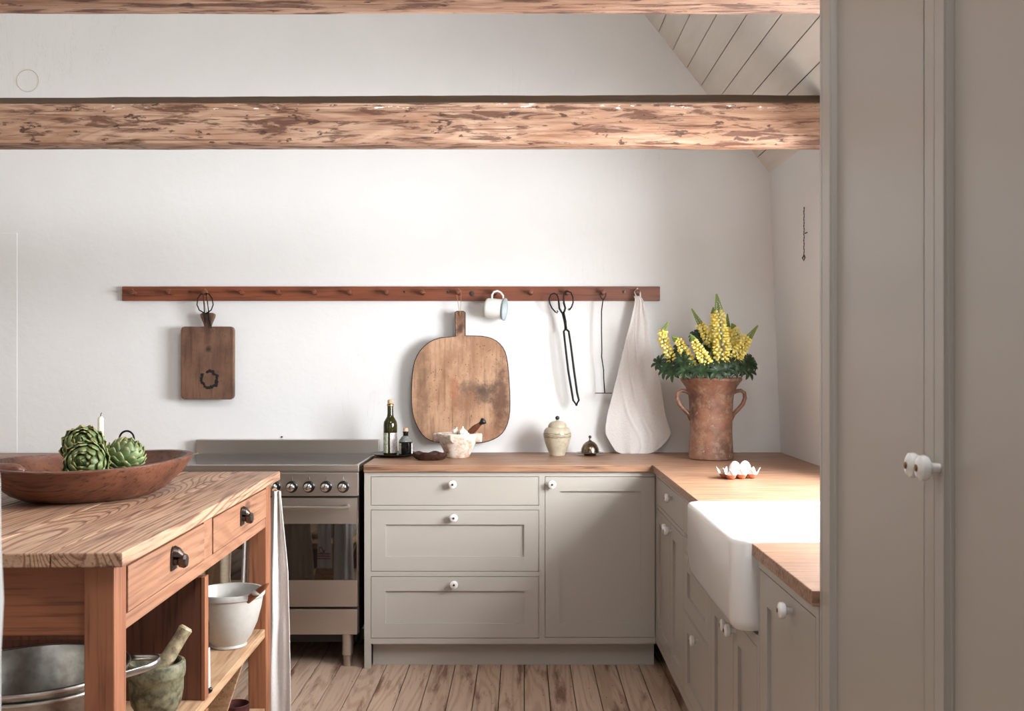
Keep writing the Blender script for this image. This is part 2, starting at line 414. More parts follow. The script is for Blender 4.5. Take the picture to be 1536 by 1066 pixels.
# window 1 over the sink
def window(n, cx, y0, y1, z0, z1, axis='y', bars=2):
    f = MB(); t = .05; d = .03
    def bx(a0, a1, b0, b1, th=d):
        if axis == 'y': f.box(cx-th, cx+th, a0, a1, b0, b1)
        else: f.box(a0, a1, cx-th, cx+th, b0, b1)
    bx(y0, y0+t, z0, z1); bx(y1-t, y1, z0, z1); bx(y0+t, y1-t, z0, z0+t); bx(y0+t, y1-t, z1-t, z1)
    for i in range(1, bars+1):
        c = y0+(y1-y0)*i/(bars+1); bx(c-.018, c+.018, z0+t, z1-t, .018)
    bx(y0+t, y1-t, (z0+z1)/2-.012, (z0+z1)/2+.012, .014)
    w = struct(f.build('window_%d' % n, M['enamel'], bevel=.003))
    p = MB()
    if axis == 'y': p.box(cx-.003, cx+.003, y0+.01, y1-.01, z0+.01, z1-.01)
    else: p.box(y0+.01, y1-.01, cx-.003, cx+.003, z0+.01, z1-.01)
    p.build('pane', M['pane'], w)
window(1, 1.46, WY0, WY1, WZ0, WZ1)
# left wall, its unseen window added to bring in fill light
L0, L1, LZ0, LZ1 = .2, 2.0, .95, 2.15
mb = MB()
for (a, b, c, d) in ((RY, L0, 0, 2.4), (L1, WALLY+.2, 0, 2.4), (L0, L1, 0, LZ0), (L0, L1, LZ1, 2.4)): mb.box(LX-.25, LX, a, b, c, d)
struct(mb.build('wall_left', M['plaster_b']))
window(2, LX-.15, L0, L1, LZ0, LZ1)
# rear wall behind the photographer
mb = MB(); R0, R1, RZ0, RZ1 = -2.2, .9, .8, 2.3
mb.box(LX-.2, R0, RY-.2, RY, 0, 2.4); mb.box(R1, 1.5, RY-.2, RY, 0, 2.4); mb.box(R0, R1, RY-.2, RY, 0, RZ0); mb.box(R0, R1, RY-.2, RY, RZ1, 2.4)
mb.prism([(LX-.2, 2.4), (1.5, 2.4), (1.4, roofz(1.4)), (RIDGE_X, roofz(RIDGE_X)+.05), (LX, roofz(LX))], RY-.2, RY)
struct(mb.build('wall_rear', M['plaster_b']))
window(3, RY-.1, R0, R1, RZ0, RZ1, 'x', 3)  # unseen window, added as an opening for fill from behind
KX0, KX1, KY0, KY1 = .0, .80, .6, 2.2
# sloping board ceiling
mb = MB()
def slope(xa, za, xb, zb, nm):
    L = math.hypot(xb-xa, zb-za); n = int(L/.114)+1
    ux, uz = (xb-xa)/L, (zb-za)/L; nx, nz = -uz, ux
    if nz < 0: nx, nz = -nx, -nz
    for i in range(n):
        a, b = i*.114+.0018, min((i+1)*.114-.0018, L)
        if b <= a: continue
        q = [(xa+ux*t+nx*h, za+uz*t+nz*h) for t, h in ((a, 0), (b, 0), (b, .018), (a, .018))]
        xm = (q[0][0]+q[1][0])/2
        if nm == 'r' and KX0 < xm < KX1: mb.prism(q, RY, KY0); mb.prism(q, KY1, WALLY+.1)
        else: mb.prism(q, RY, WALLY+.1)
slope(1.46, roofz(1.46), RIDGE_X, roofz(RIDGE_X), 'r'); slope(LX-.2, roofz(LX-.2), RIDGE_X, roofz(RIDGE_X), 'l')
struct(mb.build('ceiling', M['boards'], bevel=.001))
mb = MB()
mb.prism([(RIDGE_X, roofz(RIDGE_X)+.04), (LX-.3, roofz(LX-.3)+.035), (LX-.3, roofz(LX-.3)+.12), (RIDGE_X, roofz(RIDGE_X)+.13)], RY-.2, WALLY+.2)
def rp(xa, xb, ya, yb): mb.prism([(xa, roofz(xa)+.036), (xb, roofz(xb)+.036), (xb, roofz(xb)+.12), (xa, roofz(xa)+.12)], ya, yb)
rp(1.55, KX1, RY-.2, WALLY+.2); rp(KX0, RIDGE_X, RY-.2, WALLY+.2); rp(KX1, KX0, RY-.2, KY0); rp(KX1, KX0, KY1, WALLY+.2)
o = struct(mb.build('trim_2', M['dark']))
# unseen roof window added in the right slope to brighten the upper walls
rw = MB(); nrm = Vector((SL, 0, 1)).normalized(); dn = Vector((KX1-KX0, 0, roofz(KX1)-roofz(KX0))); LN = dn.length; dn.normalize()
rw.X = Matrix(((dn.x, 0, nrm.x, KX0), (0, 1, 0, 0), (dn.z, 0, nrm.z, roofz(KX0)), (0, 0, 0, 1)))
rw.box(.0, .06, KY0, KY1, .0, .08); rw.box(LN-.06, LN, KY0, KY1, .0, .08); rw.box(.06, LN-.06, KY0, KY0+.06, .0, .08); rw.box(.06, LN-.06, KY1-.06, KY1, .0, .08)
XM = rw.X.copy(); rwo = struct(rw.build('window_4', M['enamel'], bevel=.003))
rw = MB(); rw.X = XM; rw.box(.05, LN-.05, KY0+.05, KY1-.05, .045, .05); rw.build('pane', M['pane'], rwo)
# low pale edge of an unidentified object close on the left
mb = MB(); prev = []
loops = []
zs = [i*.05 for i in range(0, 47)]
for z in zs:
    py = 543+(EYE-z)*F/.88
    e = -.4440+.0030*math.exp(-((py-880)/55)**2)+.0005*math.sin(z*9)-.006*min(1, max(0, (690-py)/60))
    loops.append([(e, .85, z), (e-.012, .835, z), (-.72, .835, z), (-.72, .98, z), (e-.062, .98, z), (e-.0005, .875, z)])
mb.loft(loops)
struct(mb.build('door_1', M['plaster'], smooth='auto'))
# round plaster ring of an old socket high on the wall
mb = MB(); c = P(42, 121, WALLY)
mb.tube([(c.x+.055*math.cos(a*PI/16), WALLY-.001, c.z+.055*math.sin(a*PI/16)) for a in range(32)], .0022, 6, True)
tag(mb.build('socket_ring', M['mark'], smooth=True), 'faint round plastered ring on the white wall above the beam', 'wall ring')
mb = MB(); c = P(423, 655, WALLY); mb.lathe([(.004, 0), (.004, .006), (.002, .008)], (0, 0, 0), 10)
o = relocate(mb, (c.x, WALLY, c.z), 'nail', M['iron'], smooth='auto'); o.rotation_euler = (PI/2, 0, 0)
tag(o, 'tiny dark nail in the white wall above the range', 'nail')
# beams
def beam(yb, label, seed, dz=0):
    mb = MB(); rnd = random.Random(seed); zb = 2.196
    loops = []; N = 150; x0, x1 = LX, 1.262
    prof = [(-.125, .006), (-.13, .02), (-.132, .07), (-.13, .12), (-.127, .158), (-.118, .166), (-.10, .19), (-.04, .197), (-.005, .19), (.002, .14), (.004, .08), (.002, .03), (-.004, .004), (-.03, 0), (-.08, -.001), (-.115, .001)]
    for i in range(N+1):
        x = x0+(x1-x0)*i/N; lp = []
        for j, (y, z) in enumerate(prof):
            n = noise.noise(Vector((x*3.1, j*1.7+seed, seed)))*.0035+noise.noise(Vector((x*14, j*2.1+seed, 3)))*.0018
            lp.append((x, y+n, z+n*.9+.006*math.sin(x*.9+seed)*(z/.19)))
        loops.append(lp)
    mb.loft(loops)
    o = relocate(mb, (0, yb, zb+dz), 'ceiling_beam', M['beam'], smooth='auto')
    tag(o, label, 'beam', None)
beam(4.10, 'rough hewn pine ceiling beam with white flecks, the one nearer the back wall, fully in view', 1)
beam(2.505, 'hewn pine ceiling beam cut off by the top edge of the photo', 5)

# ------------------------------------------------------------------ cabinets
KP = [(.0065, 0), (.0075, .010), (.010, .014), (.0165, .017), (.0185, .022), (.0175, .028), (.012, .0315), (.005, .0325)]
def knob(parent, x, z, y=0.0, name='knob', k=1.0):
    mb = MB(); mb.X = Matrix.Translation((x, y, z)) @ Matrix.Rotation(PI/2, 4, 'X')
    mb.lathe([(r*k, h*k) for r, h in KP], seg=24)
    mb.mi = 1; mb.lathe([(.0052*k, .030*k), (.0052*k, .0335*k), (.003*k, .0345*k)], seg=12)
    return mb.build(name, [M['ceramic'], M['screw']], parent, smooth='auto')
def front(parent, kind, x0, x1, z0, z1, panel, kx=None, kz=None, fw=.058, rec=.009, recx=None):
    g = .0022; x0 += g; x1 -= g; z0 += g; z1 -= g
    mb = MB(); t = .02
    if panel:
        a0, a1, c0, c1 = recx or (x0+fw, x1-fw, z0+fw, z1-fw)
        mb.box(x0, a0, 0, t, z0, z1); mb.box(a1, x1, 0, t, z0, z1)
        mb.box(a0, a1, 0, t, z0, c0); mb.box(a0, a1, 0, t, c1, z1)
        mb.box(a0, a1, rec, t, c0, c1)
        bmesh.ops.remove_doubles(mb.bm, verts=mb.bm.verts, dist=1e-6)
    else: mb.box(x0, x1, 0, t, z0, z1)
    o = mb.build(kind, M['paint'], parent)
    if kx is not None: knob(o, kx, kz)
    return o
def cabinet(name, label, loc, rotz, W, D, H, cells, z0=.135, plinth=True, sl=.03, sr=.03, feet=None, cat='cabinet', top=None, pl=(0, 0), skip=None):
    root = thing(name, label, cat, loc, rotz)
    body = MB()
    if skip: body.box(.002, skip[0]-.002, .0205, D, z0, H); body.box(skip[0]-.002, W-.002, .0205, D, z0, skip[1]-.004)
    else: body.box(.002, W-.002, .0205, D, z0, H)
    if feet: body.box(.0, .018, .0205, D, 0, z0)
    body.build('carcass', [M['paint']], root)
    xs = sorted(set([0, W]+[c[1] for c in cells]+[c[2] for c in cells])); zs = sorted(set([z0, H]+([skip[1]] if skip else [])+[c[3] for c in cells]+[c[4] for c in cells]))
    fr = MB()
    for a, b in zip(xs, xs[1:]):
        for c, d in zip(zs, zs[1:]):
            mx, mz = (a+b)/2, (c+d)/2
            if skip and mx > skip[0] and mz > skip[1]: continue
            if any(q[1] < mx < q[2] and q[3] < mz < q[4] for q in cells): continue
            fr.box(a, b, 0, .02, c, d)
    if feet:
        for a, b in feet: fr.box(a, b, 0, .02, 0, z0)
    bmesh.ops.remove_doubles(fr.bm, verts=fr.bm.verts, dist=1e-6)
    fr.build('face_frame', M['paint'], root)
    if plinth:
        mb = MB(); mb.box(.0+pl[0], W-pl[1], .06, .078, 0, z0-.001); mb.build('plinth', M['paint'], root)
    for q in cells:
        kind, x0, x1, a, b = q[:5]; opt = q[5] if len(q) > 5 else {}
        front(root, kind, x0, x1, a, b, opt.get('panel', True), opt.get('kx'), opt.get('kz'), opt.get('fw', .058), opt.get('rec', .009))
    return root
FY = 4.530      # front plane of the back units
def bx_(px): return (px-784)/(F/FY)
def bz_(py): return EYE-(py-543)/(F/FY)
X0 = bx_(546.5)
x = lambda px: bx_(px)-X0
H = .868
cw = bx_(812.8)-X0
cabinet('drawer_cabinet', 'greige base cabinet with three drawers right of the steel range', (X0, FY, 0), 0, cw, .60, H, [
    ('drawer', x(556.3), x(808.4), bz_(757.9), bz_(714.4), dict(panel=False, kx=x(679.5), kz=bz_(725.5))),
    ('drawer', x(556.3), x(808.4), bz_(856.8), bz_(764.4), dict(kx=x(681), kz=bz_(775.6), fw=.063)),
    ('drawer', x(556.3), x(808.4), bz_(957), bz_(864), dict(kx=x(681.5), kz=bz_(875), fw=.063))], z0=bz_(965.4), feet=[(0, x(556.3))], pl=(.03, 0))
X1 = bx_(812.8)
x = lambda px: bx_(px)-X1
cabinet('corner_cabinet', 'greige base cabinet with one wide panelled door in the corner', (X1, FY, 0), 0, .5862-X1, .60, H, [
    ('door', x(817.4), x(983.2), bz_(956), bz_(714.4), dict(kx=x(828), kz=bz_(725.5), fw=.063))], z0=bz_(965.4))
# right hand run: local x runs towards the camera from y = 4.53
RX = .587
def ry(px): return RX*F/(px-784)
def runcab(name, label, ya, yb, cells, D=.66, H=H, **kw):
    cs = [(c[0], ya-c[1], ya-c[2], c[3], c[4], dict((k, (ya-v if k == 'kx' else v)) for k, v in c[5].items())) for c in cells]
    return cabinet(name, label, (RX, ya, 0), -PI/2, ya-yb, D, H, cs, **kw)
a, b = 4.529, 3.735; 
runcab('drawer_door_cabinet', 'greige base cabinet with a drawer over two narrow doors, next to the corner', a, b, [
    ('drawer', a-.045, b+.02, .733, .852, dict(panel=False, kx=4.02, kz=.820)),
    ('door', a-.045, 4.075, .150, .716, dict(kx=4.105, kz=.688, fw=.055)),
    ('door', 4.075, b+.02, .150, .716, dict(kx=4.045, kz=.688, fw=.055))], z0=.12)
a, b = 3.735, 3.222
runcab('drawer_stack_cabinet', 'greige base cabinet with three stacked drawers half behind the sink corner', a, b, [
    ('drawer', a-.01, 3.335, .733, .852, dict(panel=False, kx=3.44, kz=.815)),
    ('drawer', a-.01, 3.335, .672, .726, dict(panel=False, kx=3.44, kz=.697)),
    ('drawer', a-.01, b+.02, .455, .665, dict(panel=True)),
    ('drawer', a-.01, b+.02, .150, .448, dict(kx=3.42, kz=.425))], z0=.12, skip=(a-3.33, .668))
a, b = 3.222, 2.556
runcab('sink_cabinet', 'greige double door cabinet under the white sink', a, b, [
    ('door', a-.02, 2.862, .150, .640, dict(kx=2.892, kz=.612)),
    ('door', 2.862, b+.012, .150, .640, dict(kx=2.832, kz=.612))], z0=.12, H=.668)
a, b = 2.556, 2.034
runcab('end_cabinet', 'greige base cabinet under the near piece of worktop, beside the sink', a, b, [
    ('door', a-.012, b+.02, .150, .842, dict(kx=2.235, kz=.812, fw=.075))], z0=.12)
# tall cabinet
T0 = 2.028; TW = 1.19
ct = thing('tall_cabinet', 'tall greige cupboard with two long doors filling the right side of the photo', 'cupboard', (RX, T0, 0), -PI/2)
mb = MB(); mb.box(0.001, TW-.001, .0205, .60, .10, 2.27); mb.build('carcass', M['paint'], ct)
mb = MB(); q = [(0, 0, .012, .10, 2.27), ]
mb.box(0, .012, 0, .02, .10, 2.27); mb.box(TW-.012, TW, 0, .02, .10, 2.27); mb.box(.012, TW-.012, 0, .02, 2.23, 2.27); mb.box(.012, TW-.012, 0, .02, .10, .13)
bmesh.ops.remove_doubles(mb.bm, verts=mb.bm.verts, dist=1e-6); mb.build('face_frame', M['paint'], ct)
mb = MB(); mb.box(0, TW, .06, .08, 0, .099); mb.build('plinth', M['paint'], ct)
def tdoor(x0, x1, fa, fb, kx):
    mb = MB(); t = .02; z0, z1 = .133, 2.227; r = .015
    mb.box(x0, x0+fa, 0, t, z0, z1); mb.box(x1-fb, x1, 0, t, z0, z1)
    mb.box(x0+fa, x1-fb, 0, t, z0, z0+.08); mb.box(x0+fa, x1-fb, 0, t, z1-.07, z1)
    mb.box(x0+fa, x1-fb, r, t, z0+.08, z1-.07)
    bmesh.ops.remove_doubles(mb.bm, verts=mb.bm.verts, dist=1e-6)
    o = mb.build('door', M['paint'], ct, bevel=.0015); knob(o, kx, 1.203)
tdoor(.0135, T0-1.466, .05, .036, T0-1.486)
tdoor(T0-1.4645, TW-.014, .032, .05, T0-1.4465)

# worktops
mb = MB(); zt, zb = .9, .869
def wt(x0, x1, y0, y1): mb.box(x0, x1, y0, y1, zb, zt)
wt(X0-.002, 1.295, 4.516, WALLY-.001); wt(.572, 1.2945, 3.322, 4.5158)
wt(.572, 1.2945, 2.03, 2.563); wt(1.06, 1.2945, 2.5632, 3.3218)
o = mb.build('worktop', M['top_wood'], bevel=.002); tag(o, 'oiled brown wooden worktop running round the corner to the sink', 'worktop')
mb = MB(); mb.box(LX+.002, -1.655, 4.516, WALLY-.024, zb, zt); o = mb.build('worktop', M['top_wood'], bevel=.002)
tag(o, 'wooden worktop at far left behind the dough bowl, left of the range', 'worktop')
WL = -1.655-(LX+.002)
cabinet('base_cabinet', 'greige base cabinet left of the range, hidden behind the island', (LX+.002, FY, 0), 0, WL, .59, H, [
    ('door', .03, WL/2, .15, .85, dict(kx=WL/2-.04, kz=.80)), ('door', WL/2, WL-.03, .15, .85, dict(kx=WL/2+.04, kz=.80))], z0=.12)

# sink
SX0, SX1, SY0, SY1, SZ0, SZ1 = .525, 1.055, 2.57, 3.318, .672, .905
snk = thing('sink', 'white glazed farmhouse sink with rounded apron front', 'sink', (SX0, SY0, SZ0))
mb = MB(); w, l, h = SX1-SX0, SY1-SY0, SZ1-SZ0; L = []
def rl(i, r, z): return [(x, y, z) for x, y in rrect(i, w-i, i, l-i, max(r, .004), 7)]
for i, r, z in ((.03, .025, 0), (.012, .04, .004), (.004, .047, .014), (0, .05, .03), (0, .05, h-.012), (.002, .048, h-.005), (.006, .044, h-.001), (.012, .038, h), (.026, .03, h), (.031, .03, h-.003), (.034, .03, h-.012), (.042, .04, h-.12), (.05, .05, h-.17), (.065, .06, h-.19), (.10, .05, h-.196)):
    L.append(rl(i, r, z))
mb.loft(L); mb.build('basin', M['ceramic'], snk, smooth='auto')
mb = MB(); mb.lathe([(.04, 0), (.04, .003), (.03, .004), (.012, .002)], (w*.55, l/2, h-.196), 24); mb.build('drain', M['chrome'], snk, smooth='auto')

# ------------------------------------------------------------------ range
rg = thing('range_cooker', 'stainless steel range cooker with round knobs and glass oven door', 'cooker', (-1.625, 4.535, 0))
RW = .905
def zz(py): return EYE-(py-543)/(F/4.535)
mb = MB(); mb.box(.004, RW-.004, .004, .565, .155, .868); mb.build('body', M['steel_dark'], rg)
mb = MB(); mb.box(0, RW, -.012, .565, .869, .893); mb.box(0, .012, 0, .565, .893, .902); mb.box(RW-.012, RW, 0, .565, .893, .902); mb.box(0, RW, -.018, .0, .875, .9)
mb.build('hob_frame', M['steel'], rg, bevel=.003)
mb = MB(); mb.box(.016, RW-.016, .02, .545, .8932, .8985); mb.build('hob', M['hob'], rg, bevel=.001)
mb = MB(); mb.box(0, RW+.008, .566, .60, .85, .968); mb.build('splashback', M['steel'], rg, bevel=.004)
mb = MB(); mb.box(.002, RW-.002, -.02, .003, zz(743), .867); mb.build('control_panel', M['steel'], rg, bevel=.003)
kx0 = (515-784)/341+1.625
for i in range(8):
    xx = kx0-i*.0755
    mb = MB(); mb.X = Matrix.Translation((xx, -.02, zz(729))) @ Matrix.Rotation(PI/2, 4, 'X')
    mb.mi = 1; mb.lathe([(.026, 0), (.026, .003), (.023, .006), (.018, .007)], seg=28)
    mb.mi = 0; mb.lathe([(.014, .006), (.016, .018), (.0185, .026), (.017, .034), (.010, .039), (.003, .040)], seg=24)
    mb.X = Matrix.Translation((xx, -.02, zz(729)))
    mb.mi = 0; mb.box(-.002, .002, -.004, 0, .03, .044)
    mb.build('knob', [M['chrome'], M['black']], rg, smooth='auto')
dr = MB(); a, b, c, d = .006, RW-.008, zz(908), zz(746)
ga, gb, gc, gd = .05, RW-.010, zz(868.5), zz(784)
dr.box(a, b, -.02, .003, gd, d); dr.box(a, b, -.02, .003, c, gc); dr.box(a, ga, -.02, .003, gc, gd); dr.box(gb, b, -.02, .003, gc, gd)
bmesh.ops.remove_doubles(dr.bm, verts=dr.bm.verts, dist=1e-6)
door = dr.build('oven_door', M['steel'], rg, bevel=.002)
mb = MB(); mb.box(ga, gb, -.0175, .002, gc, gd); mb.build('window', M['oven_glass'], door)
mb = MB(); hz = zz(758.5); h1 = (526-784)/341+1.625
mb.tube([(.06, -.058, hz), (h1, -.058, hz)], .0085, 14); mb.tube([(h1-.012, -.058, hz), (h1-.012, -.018, hz)], .010, 14); mb.tube([(.075, -.058, hz), (.075, -.018, hz)], .010, 14)
mb.build('handle', M['alu_rim'], door, smooth='auto')
mb = MB(); mb.box(.006, RW-.008, -.018, .003, zz(950), zz(912)); mb.build('storage_drawer', M['steel'], rg, bevel=.003)
mb = MB(); mb.box(.03, RW-.03, .1, .16, .09, .155); mb.build('kick_plate', M['black'], rg)
for lx, ly in ((.86-.015, .045), (.06, .045), (.845, .5), (.06, .5)):
    mb = MB(); mb.lathe([(.020, 0), (.020, .045), (.0215, .047), (.0255, .052), (.0255, .154)], (lx, ly, 0), 20); mb.build('leg', M['steel'], rg, smooth='auto')

# ------------------------------------------------------------------ island
TH = .0175*1.75
isl = thing('kitchen_island', 'worn pine kitchen island with two drawers and open shelves', 'island', (-.844, 2.165, 0), .030)
IT = .95; IW = .80; IL = 1.615
def ipart(name, mat, boxes, bevel=.003, parent=isl):
    mb = MB()
    for b in boxes: mb.box(*b)
    return mb.build(name, mat, parent, bevel=bevel)
ipart('tabletop', M['island_top'], [(-.15, 0, 0, IL, IT-.031, IT), (-.33, -.1525, .001, IL, IT-.031, IT-.0005), (-.51, -.3325, 0, IL, IT-.031, IT), (-.66, -.5115, .001, IL, IT-.031, IT), (-IW, -.6615, 0, IL, IT-.031, IT)], .003)
lz = IT-.0315; LF = -.025
def leg(x0, x1, y0, y1):
    ipart('leg', M['island_z'], [(x0, x1, y0, y1, 0, lz)])
leg(LF-.064, LF, .022, .095); leg(LF-.064, LF, 1.495, 1.57); leg(-IW+.025, -IW+.089, .022, .095); leg(-IW+.025, -IW+.089, 1.495, 1.57)
ipart('end_rail', M['island_x'], [(-IW+.0895, LF-.0645, .040, .060, .766, lz)])
ipart('end_rail', M['island_x'], [(-IW+.0895, LF-.0645, 1.53, 1.55, .80, lz)])
ipart('side_rail', M['island_y'], [(LF-.022, LF-.002, .0955, 1.4945, .764, .797), (LF-.022, LF-.002, .0955, 1.4945, .904, lz), (LF-.022, LF-.002, .712, .795, .797, .904)], .002)
ipart('side_rail', M['island_y'], [(-IW+.027, -IW+.047, .0955, 1.4945, .764, lz)])
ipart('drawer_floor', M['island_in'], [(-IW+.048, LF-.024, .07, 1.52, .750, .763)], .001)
def idrawer(y0, y1, ky):
    o = ipart('drawer', M['island_y'], [(LF-.02, LF+.001, y0, y1, .800, .9015)], .002)
    mb = MB(); x = LF+.001; z = .856
    out = [(.021*math.cos(PI*i/10), .016+.017*math.sin(PI*i/10)) for i in range(11)]+[(-.021, -.024), (.021, -.024)]
    mb.loft([[(x+t, ky+a, z+b-.002) for a, b in out] for t in (0, .005)])
    out2 = [(a*.75, b*.8+.004) for a, b in out[:11]]+[(-.0155, .008), (.0155, .008)]
    mb.loft([[(x+t, ky+a*sc, z+b*sc) for a, b in out2] for t, sc in ((.005, 1.15), (.018, .95), (.028, .5))])
    mb.loft([[(x+t, ky+r*math.cos(PI/8+k*PI/4), z-.004+r*math.sin(PI/8+k*PI/4)) for k in range(8)] for t, r in ((.004, .012), (.014, .011), (.018, .016), (.030, .0185), (.036, .015))])
    mb.build('pull', M['steel_dark'], o, bevel=.001)
idrawer(.104, .706, .42); idrawer(.801, 1.487, 1.13)
ipart('shelf', M['shelf'], [(-.30, LF-.004, .098, 1.4925, .372, .402), (-.53, -.302, .098, 1.4925, .372, .402), (-IW+.03, -.532, .098, 1.4925, .372, .402)], .002)
ipart('shelf', M['shelf'], [(-IW+.03, LF-.004, .098, 1.4925, .09, .12)], .002)
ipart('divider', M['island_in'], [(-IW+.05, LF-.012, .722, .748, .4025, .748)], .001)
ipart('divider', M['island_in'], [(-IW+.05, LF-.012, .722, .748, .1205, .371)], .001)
mb = MB(); mb.box(LF-.0115, LF-.001, .717, .753, .4025, .749); mb.box(LF-.0115, LF-.001, .717, .753, .1205, .371); mb.build('divider_edge', M['island_z'], isl, bevel=.001)
isR = Matrix.Translation((-.844, 2.165, 0)) @ Matrix.Rotation(.030, 4, 'Z')
def iw(x, y, z): return isR @ Vector((x, y, z))

# things on the island shelf
# granite mortar
c = Vector((P(234.5, 0, 2.68).x, 2.68, .4022))
MK = .93
mt = thing('mortar', 'green speckled granite mortar on the island shelf behind the near leg', 'mortar', c)
mb = MB(); k = .0735
mb.lathe([(a_*.97, b_*MK) for a_, b_ in [(.0001, 0), (.040, 0), (.046, .004), (.047, .018), (.043, .028), (.052, .042), (.064, .066), (.070, .1), (.0705, .135), (.074, .14), (.0755, .15), (.0755, .176), (.073, .182), (.066, .183), (.062, .178), (.060, .14), (.05, .09), (.03, .065), (.0001, .06)]], seg=40)
mb.build('bowl', M['granite'], mt, smooth='auto')
mb = MB(); p0 = Vector((c.x-.028, c.y+.005, c.z+.085)); p1 = P(280, 940, 2.74)
mb.X = Matrix.Translation(p0) @ (p1-p0).to_track_quat('Z', 'Y').to_matrix().to_4x4(); LL = (p1-p0).length
mb.lathe([(.0001, -.0), (.018, .004), (.026, .018), (.0265, .04), (.022, .08), (.019, LL*.6), (.0175, LL-.02), (.019, LL-.006), (.015, LL), (.0001, LL+.001)], seg=24)
tag(mb.build('pestle', M['pestle_g'], smooth='auto'), 'stone pestle leaning in the granite mortar', 'pestle')
# aluminium colander
cc = Vector((-1.165, 2.45, .4022))
co = thing('colander', 'large dull aluminium colander on the island shelf at bottom left', 'colander', cc)
mb = MB(); R = .205; Z = .222
pts = [(.0001, .0), (.10, .002), (.13, .012), (.165, .06), (.188, .13), (.198, .195), (R-.002, Z-.012), (R+.008, Z-.010), (R+.010, Z-.003), (R+.006, Z), (R-.004, Z-.001), (.196, .195), (.186, .13), (.162, .062), (.128, .016), (.10, .006), (.0001, .004)]
mb.lathe(pts, seg=64)
mb.mi = 1
mb.tube([((R+.006)*math.cos(a*PI/32), (R+.006)*math.sin(a*PI/32), Z-.003) for a in range(64)], .005, 8, True)
mb.tube([((R-.001)*math.cos(a*PI/32), (R-.001)*math.sin(a*PI/32), Z-.026) for a in range(64)], .004, 8, True)
mb.mi = 2
for zh, rr, n in ((.10, .1775, 40), (.07, .167, 38)):
    for i in range(n):
        a = 2*PI*i/n
        for side in (1, -1):
            mb.X = Matrix.Rotation(a, 4, 'Z') @ Matrix.Translation((rr-.0035, 0, zh)) @ Matrix.Rotation(PI/2-.35, 4, 'Y')
            mb.lathe([(.0038, -.001), (.0038, .0012)], seg=8)
            break
mb.X = Matrix.Identity(4)
mb.build('basin', [M['alu'], M['alu_rim'], M['dark']], co, smooth='auto')
mb = MB(); a = math.radians(18); pts = []
for i in range(17):
    t = -1+2*i/16; pts.append((R-.004+.085*(1-abs(t)**2.4)+.0, .080*t, Z-.008+.012*(1-t*t)))
mb.X = Matrix.Rotation(math.radians(8), 4, 'Z'); mb.tube(pts, .0085, 8, flat=.3); mb.build('handle', M['alu_rim'], co, smooth=True)
mb = MB(); mb.X = Matrix.Rotation(math.radians(188), 4, 'Z'); mb.tube(pts, .0085, 8, flat=.3); mb.build('handle', M['alu_rim'], co, smooth=True)
# white bowl
c = Vector((P(343, 0, 3.44).x, 3.44, .4022))
wb = thing('mixing_bowl', 'white stoneware mixing bowl on the island shelf by the far leg', 'bowl', c)
mb = MB(); mb.lathe([(.0001, 0), (.056, 0), (.060, .004), (.058, .012), (.074, .035), (.094, .08), (.107, .13), (.1125, .165), (.118, .17), (.1195, .18), (.116, .187), (.108, .187), (.103, .17), (.097, .13), (.083, .08), (.06, .035), (.03, .02), (.0001, .018)], seg=48)
mb.build('bowl', M['stoneware'], wb, smooth='auto')
mb = MB(); pp = P(384, 889, 3.35)
mb.ball(pp-c, .013, 1.2, .9, .7); mb.build('lip', M['stoneware'], wb, smooth=True)
mb = MB(); a0 = c+Vector((-.04, .0, .07)); a1 = P(404, 874, 3.33)
mb.tube([a0, a0.lerp(a1, .4), a0.lerp(a1, .75), a0.lerp(a1, .9), a1], [.016, .013, .0115, .009, .002], 14)
tag(mb.build('wooden_pestle', M['spoon'], smooth=True), 'brown wooden pestle resting in the white mixing bowl', 'pestle')
# white handled utensil standing behind the divider
ut = thing('kitchen_brush', 'slim white-handled utensil with black ends beside the divider of the island shelf', 'utensil', iw(-.036, .785, .4025))
mb = MB(); mb.tube([(0, 0, .012), (.0, 0, .13)], [.0065, .0055], 12); mb.build('handle', M['enamel'], ut, smooth='auto')
mb = MB(); mb.ball((0.004, 0, .009), .009); mb.build('tip', M['black'], ut, smooth=True)
mb = MB(); mb.tube([(0, 0, .13), (.001, 0, .2), (-.004, 0, .245)], .0025, 8); mb.build('rod', M['black'], ut, smooth=True)

# cloth helper : rows of (y, xl, xr) in metres in a local frame (x, z), gently folded
def cloth(mb, rows, amp, folds, seed=0, nu=40, diag=0, ypos=0, crease=0):
    rnd = random.Random(seed); ph = rnd.uniform(0, 6)
    zs = [r[0] for r in rows]; N = 60; grid = []
    for j in range(N+1):
        z = zs[0]+(zs[-1]-zs[0])*j/N
        for a, b in zip(rows, rows[1:]):
            if (a[0] >= z >= b[0]): break
        t = (a[0]-z)/(a[0]-b[0]) if a[0] != b[0] else 0
        xl = a[1]+(b[1]-a[1])*t; xr = a[2]+(b[2]-a[2])*t
        v = j/N; row = []
        for i in range(nu+1):
            u = i/nu; w = math.sin(2*PI*folds*u+ph+diag*v*3)+.5*math.sin(2*PI*folds*1.9*u+ph*2+diag*v*5+v*2)
            e = .4+.6*math.sin(PI*u); cr = crease*sum(math.exp(-((u-(c0+c1*v))/.02)**2) for c0, c1 in ((-.15, .95), (.18, .75), (-.5, 1.15)))
            row.append(mb.v((xl+(xr-xl)*u, ypos+amp*w*e*(1-.35*v)+amp*.6*noise.noise(Vector((u*3, v*4, seed)))-cr*min(1, v*3)*math.sin(PI*u), z)))
        grid.append(row)
    for a, b in zip(grid, grid[1:]):
        for i in range(nu): mb.f([a[i], a[i+1], b[i+1], b[i]])
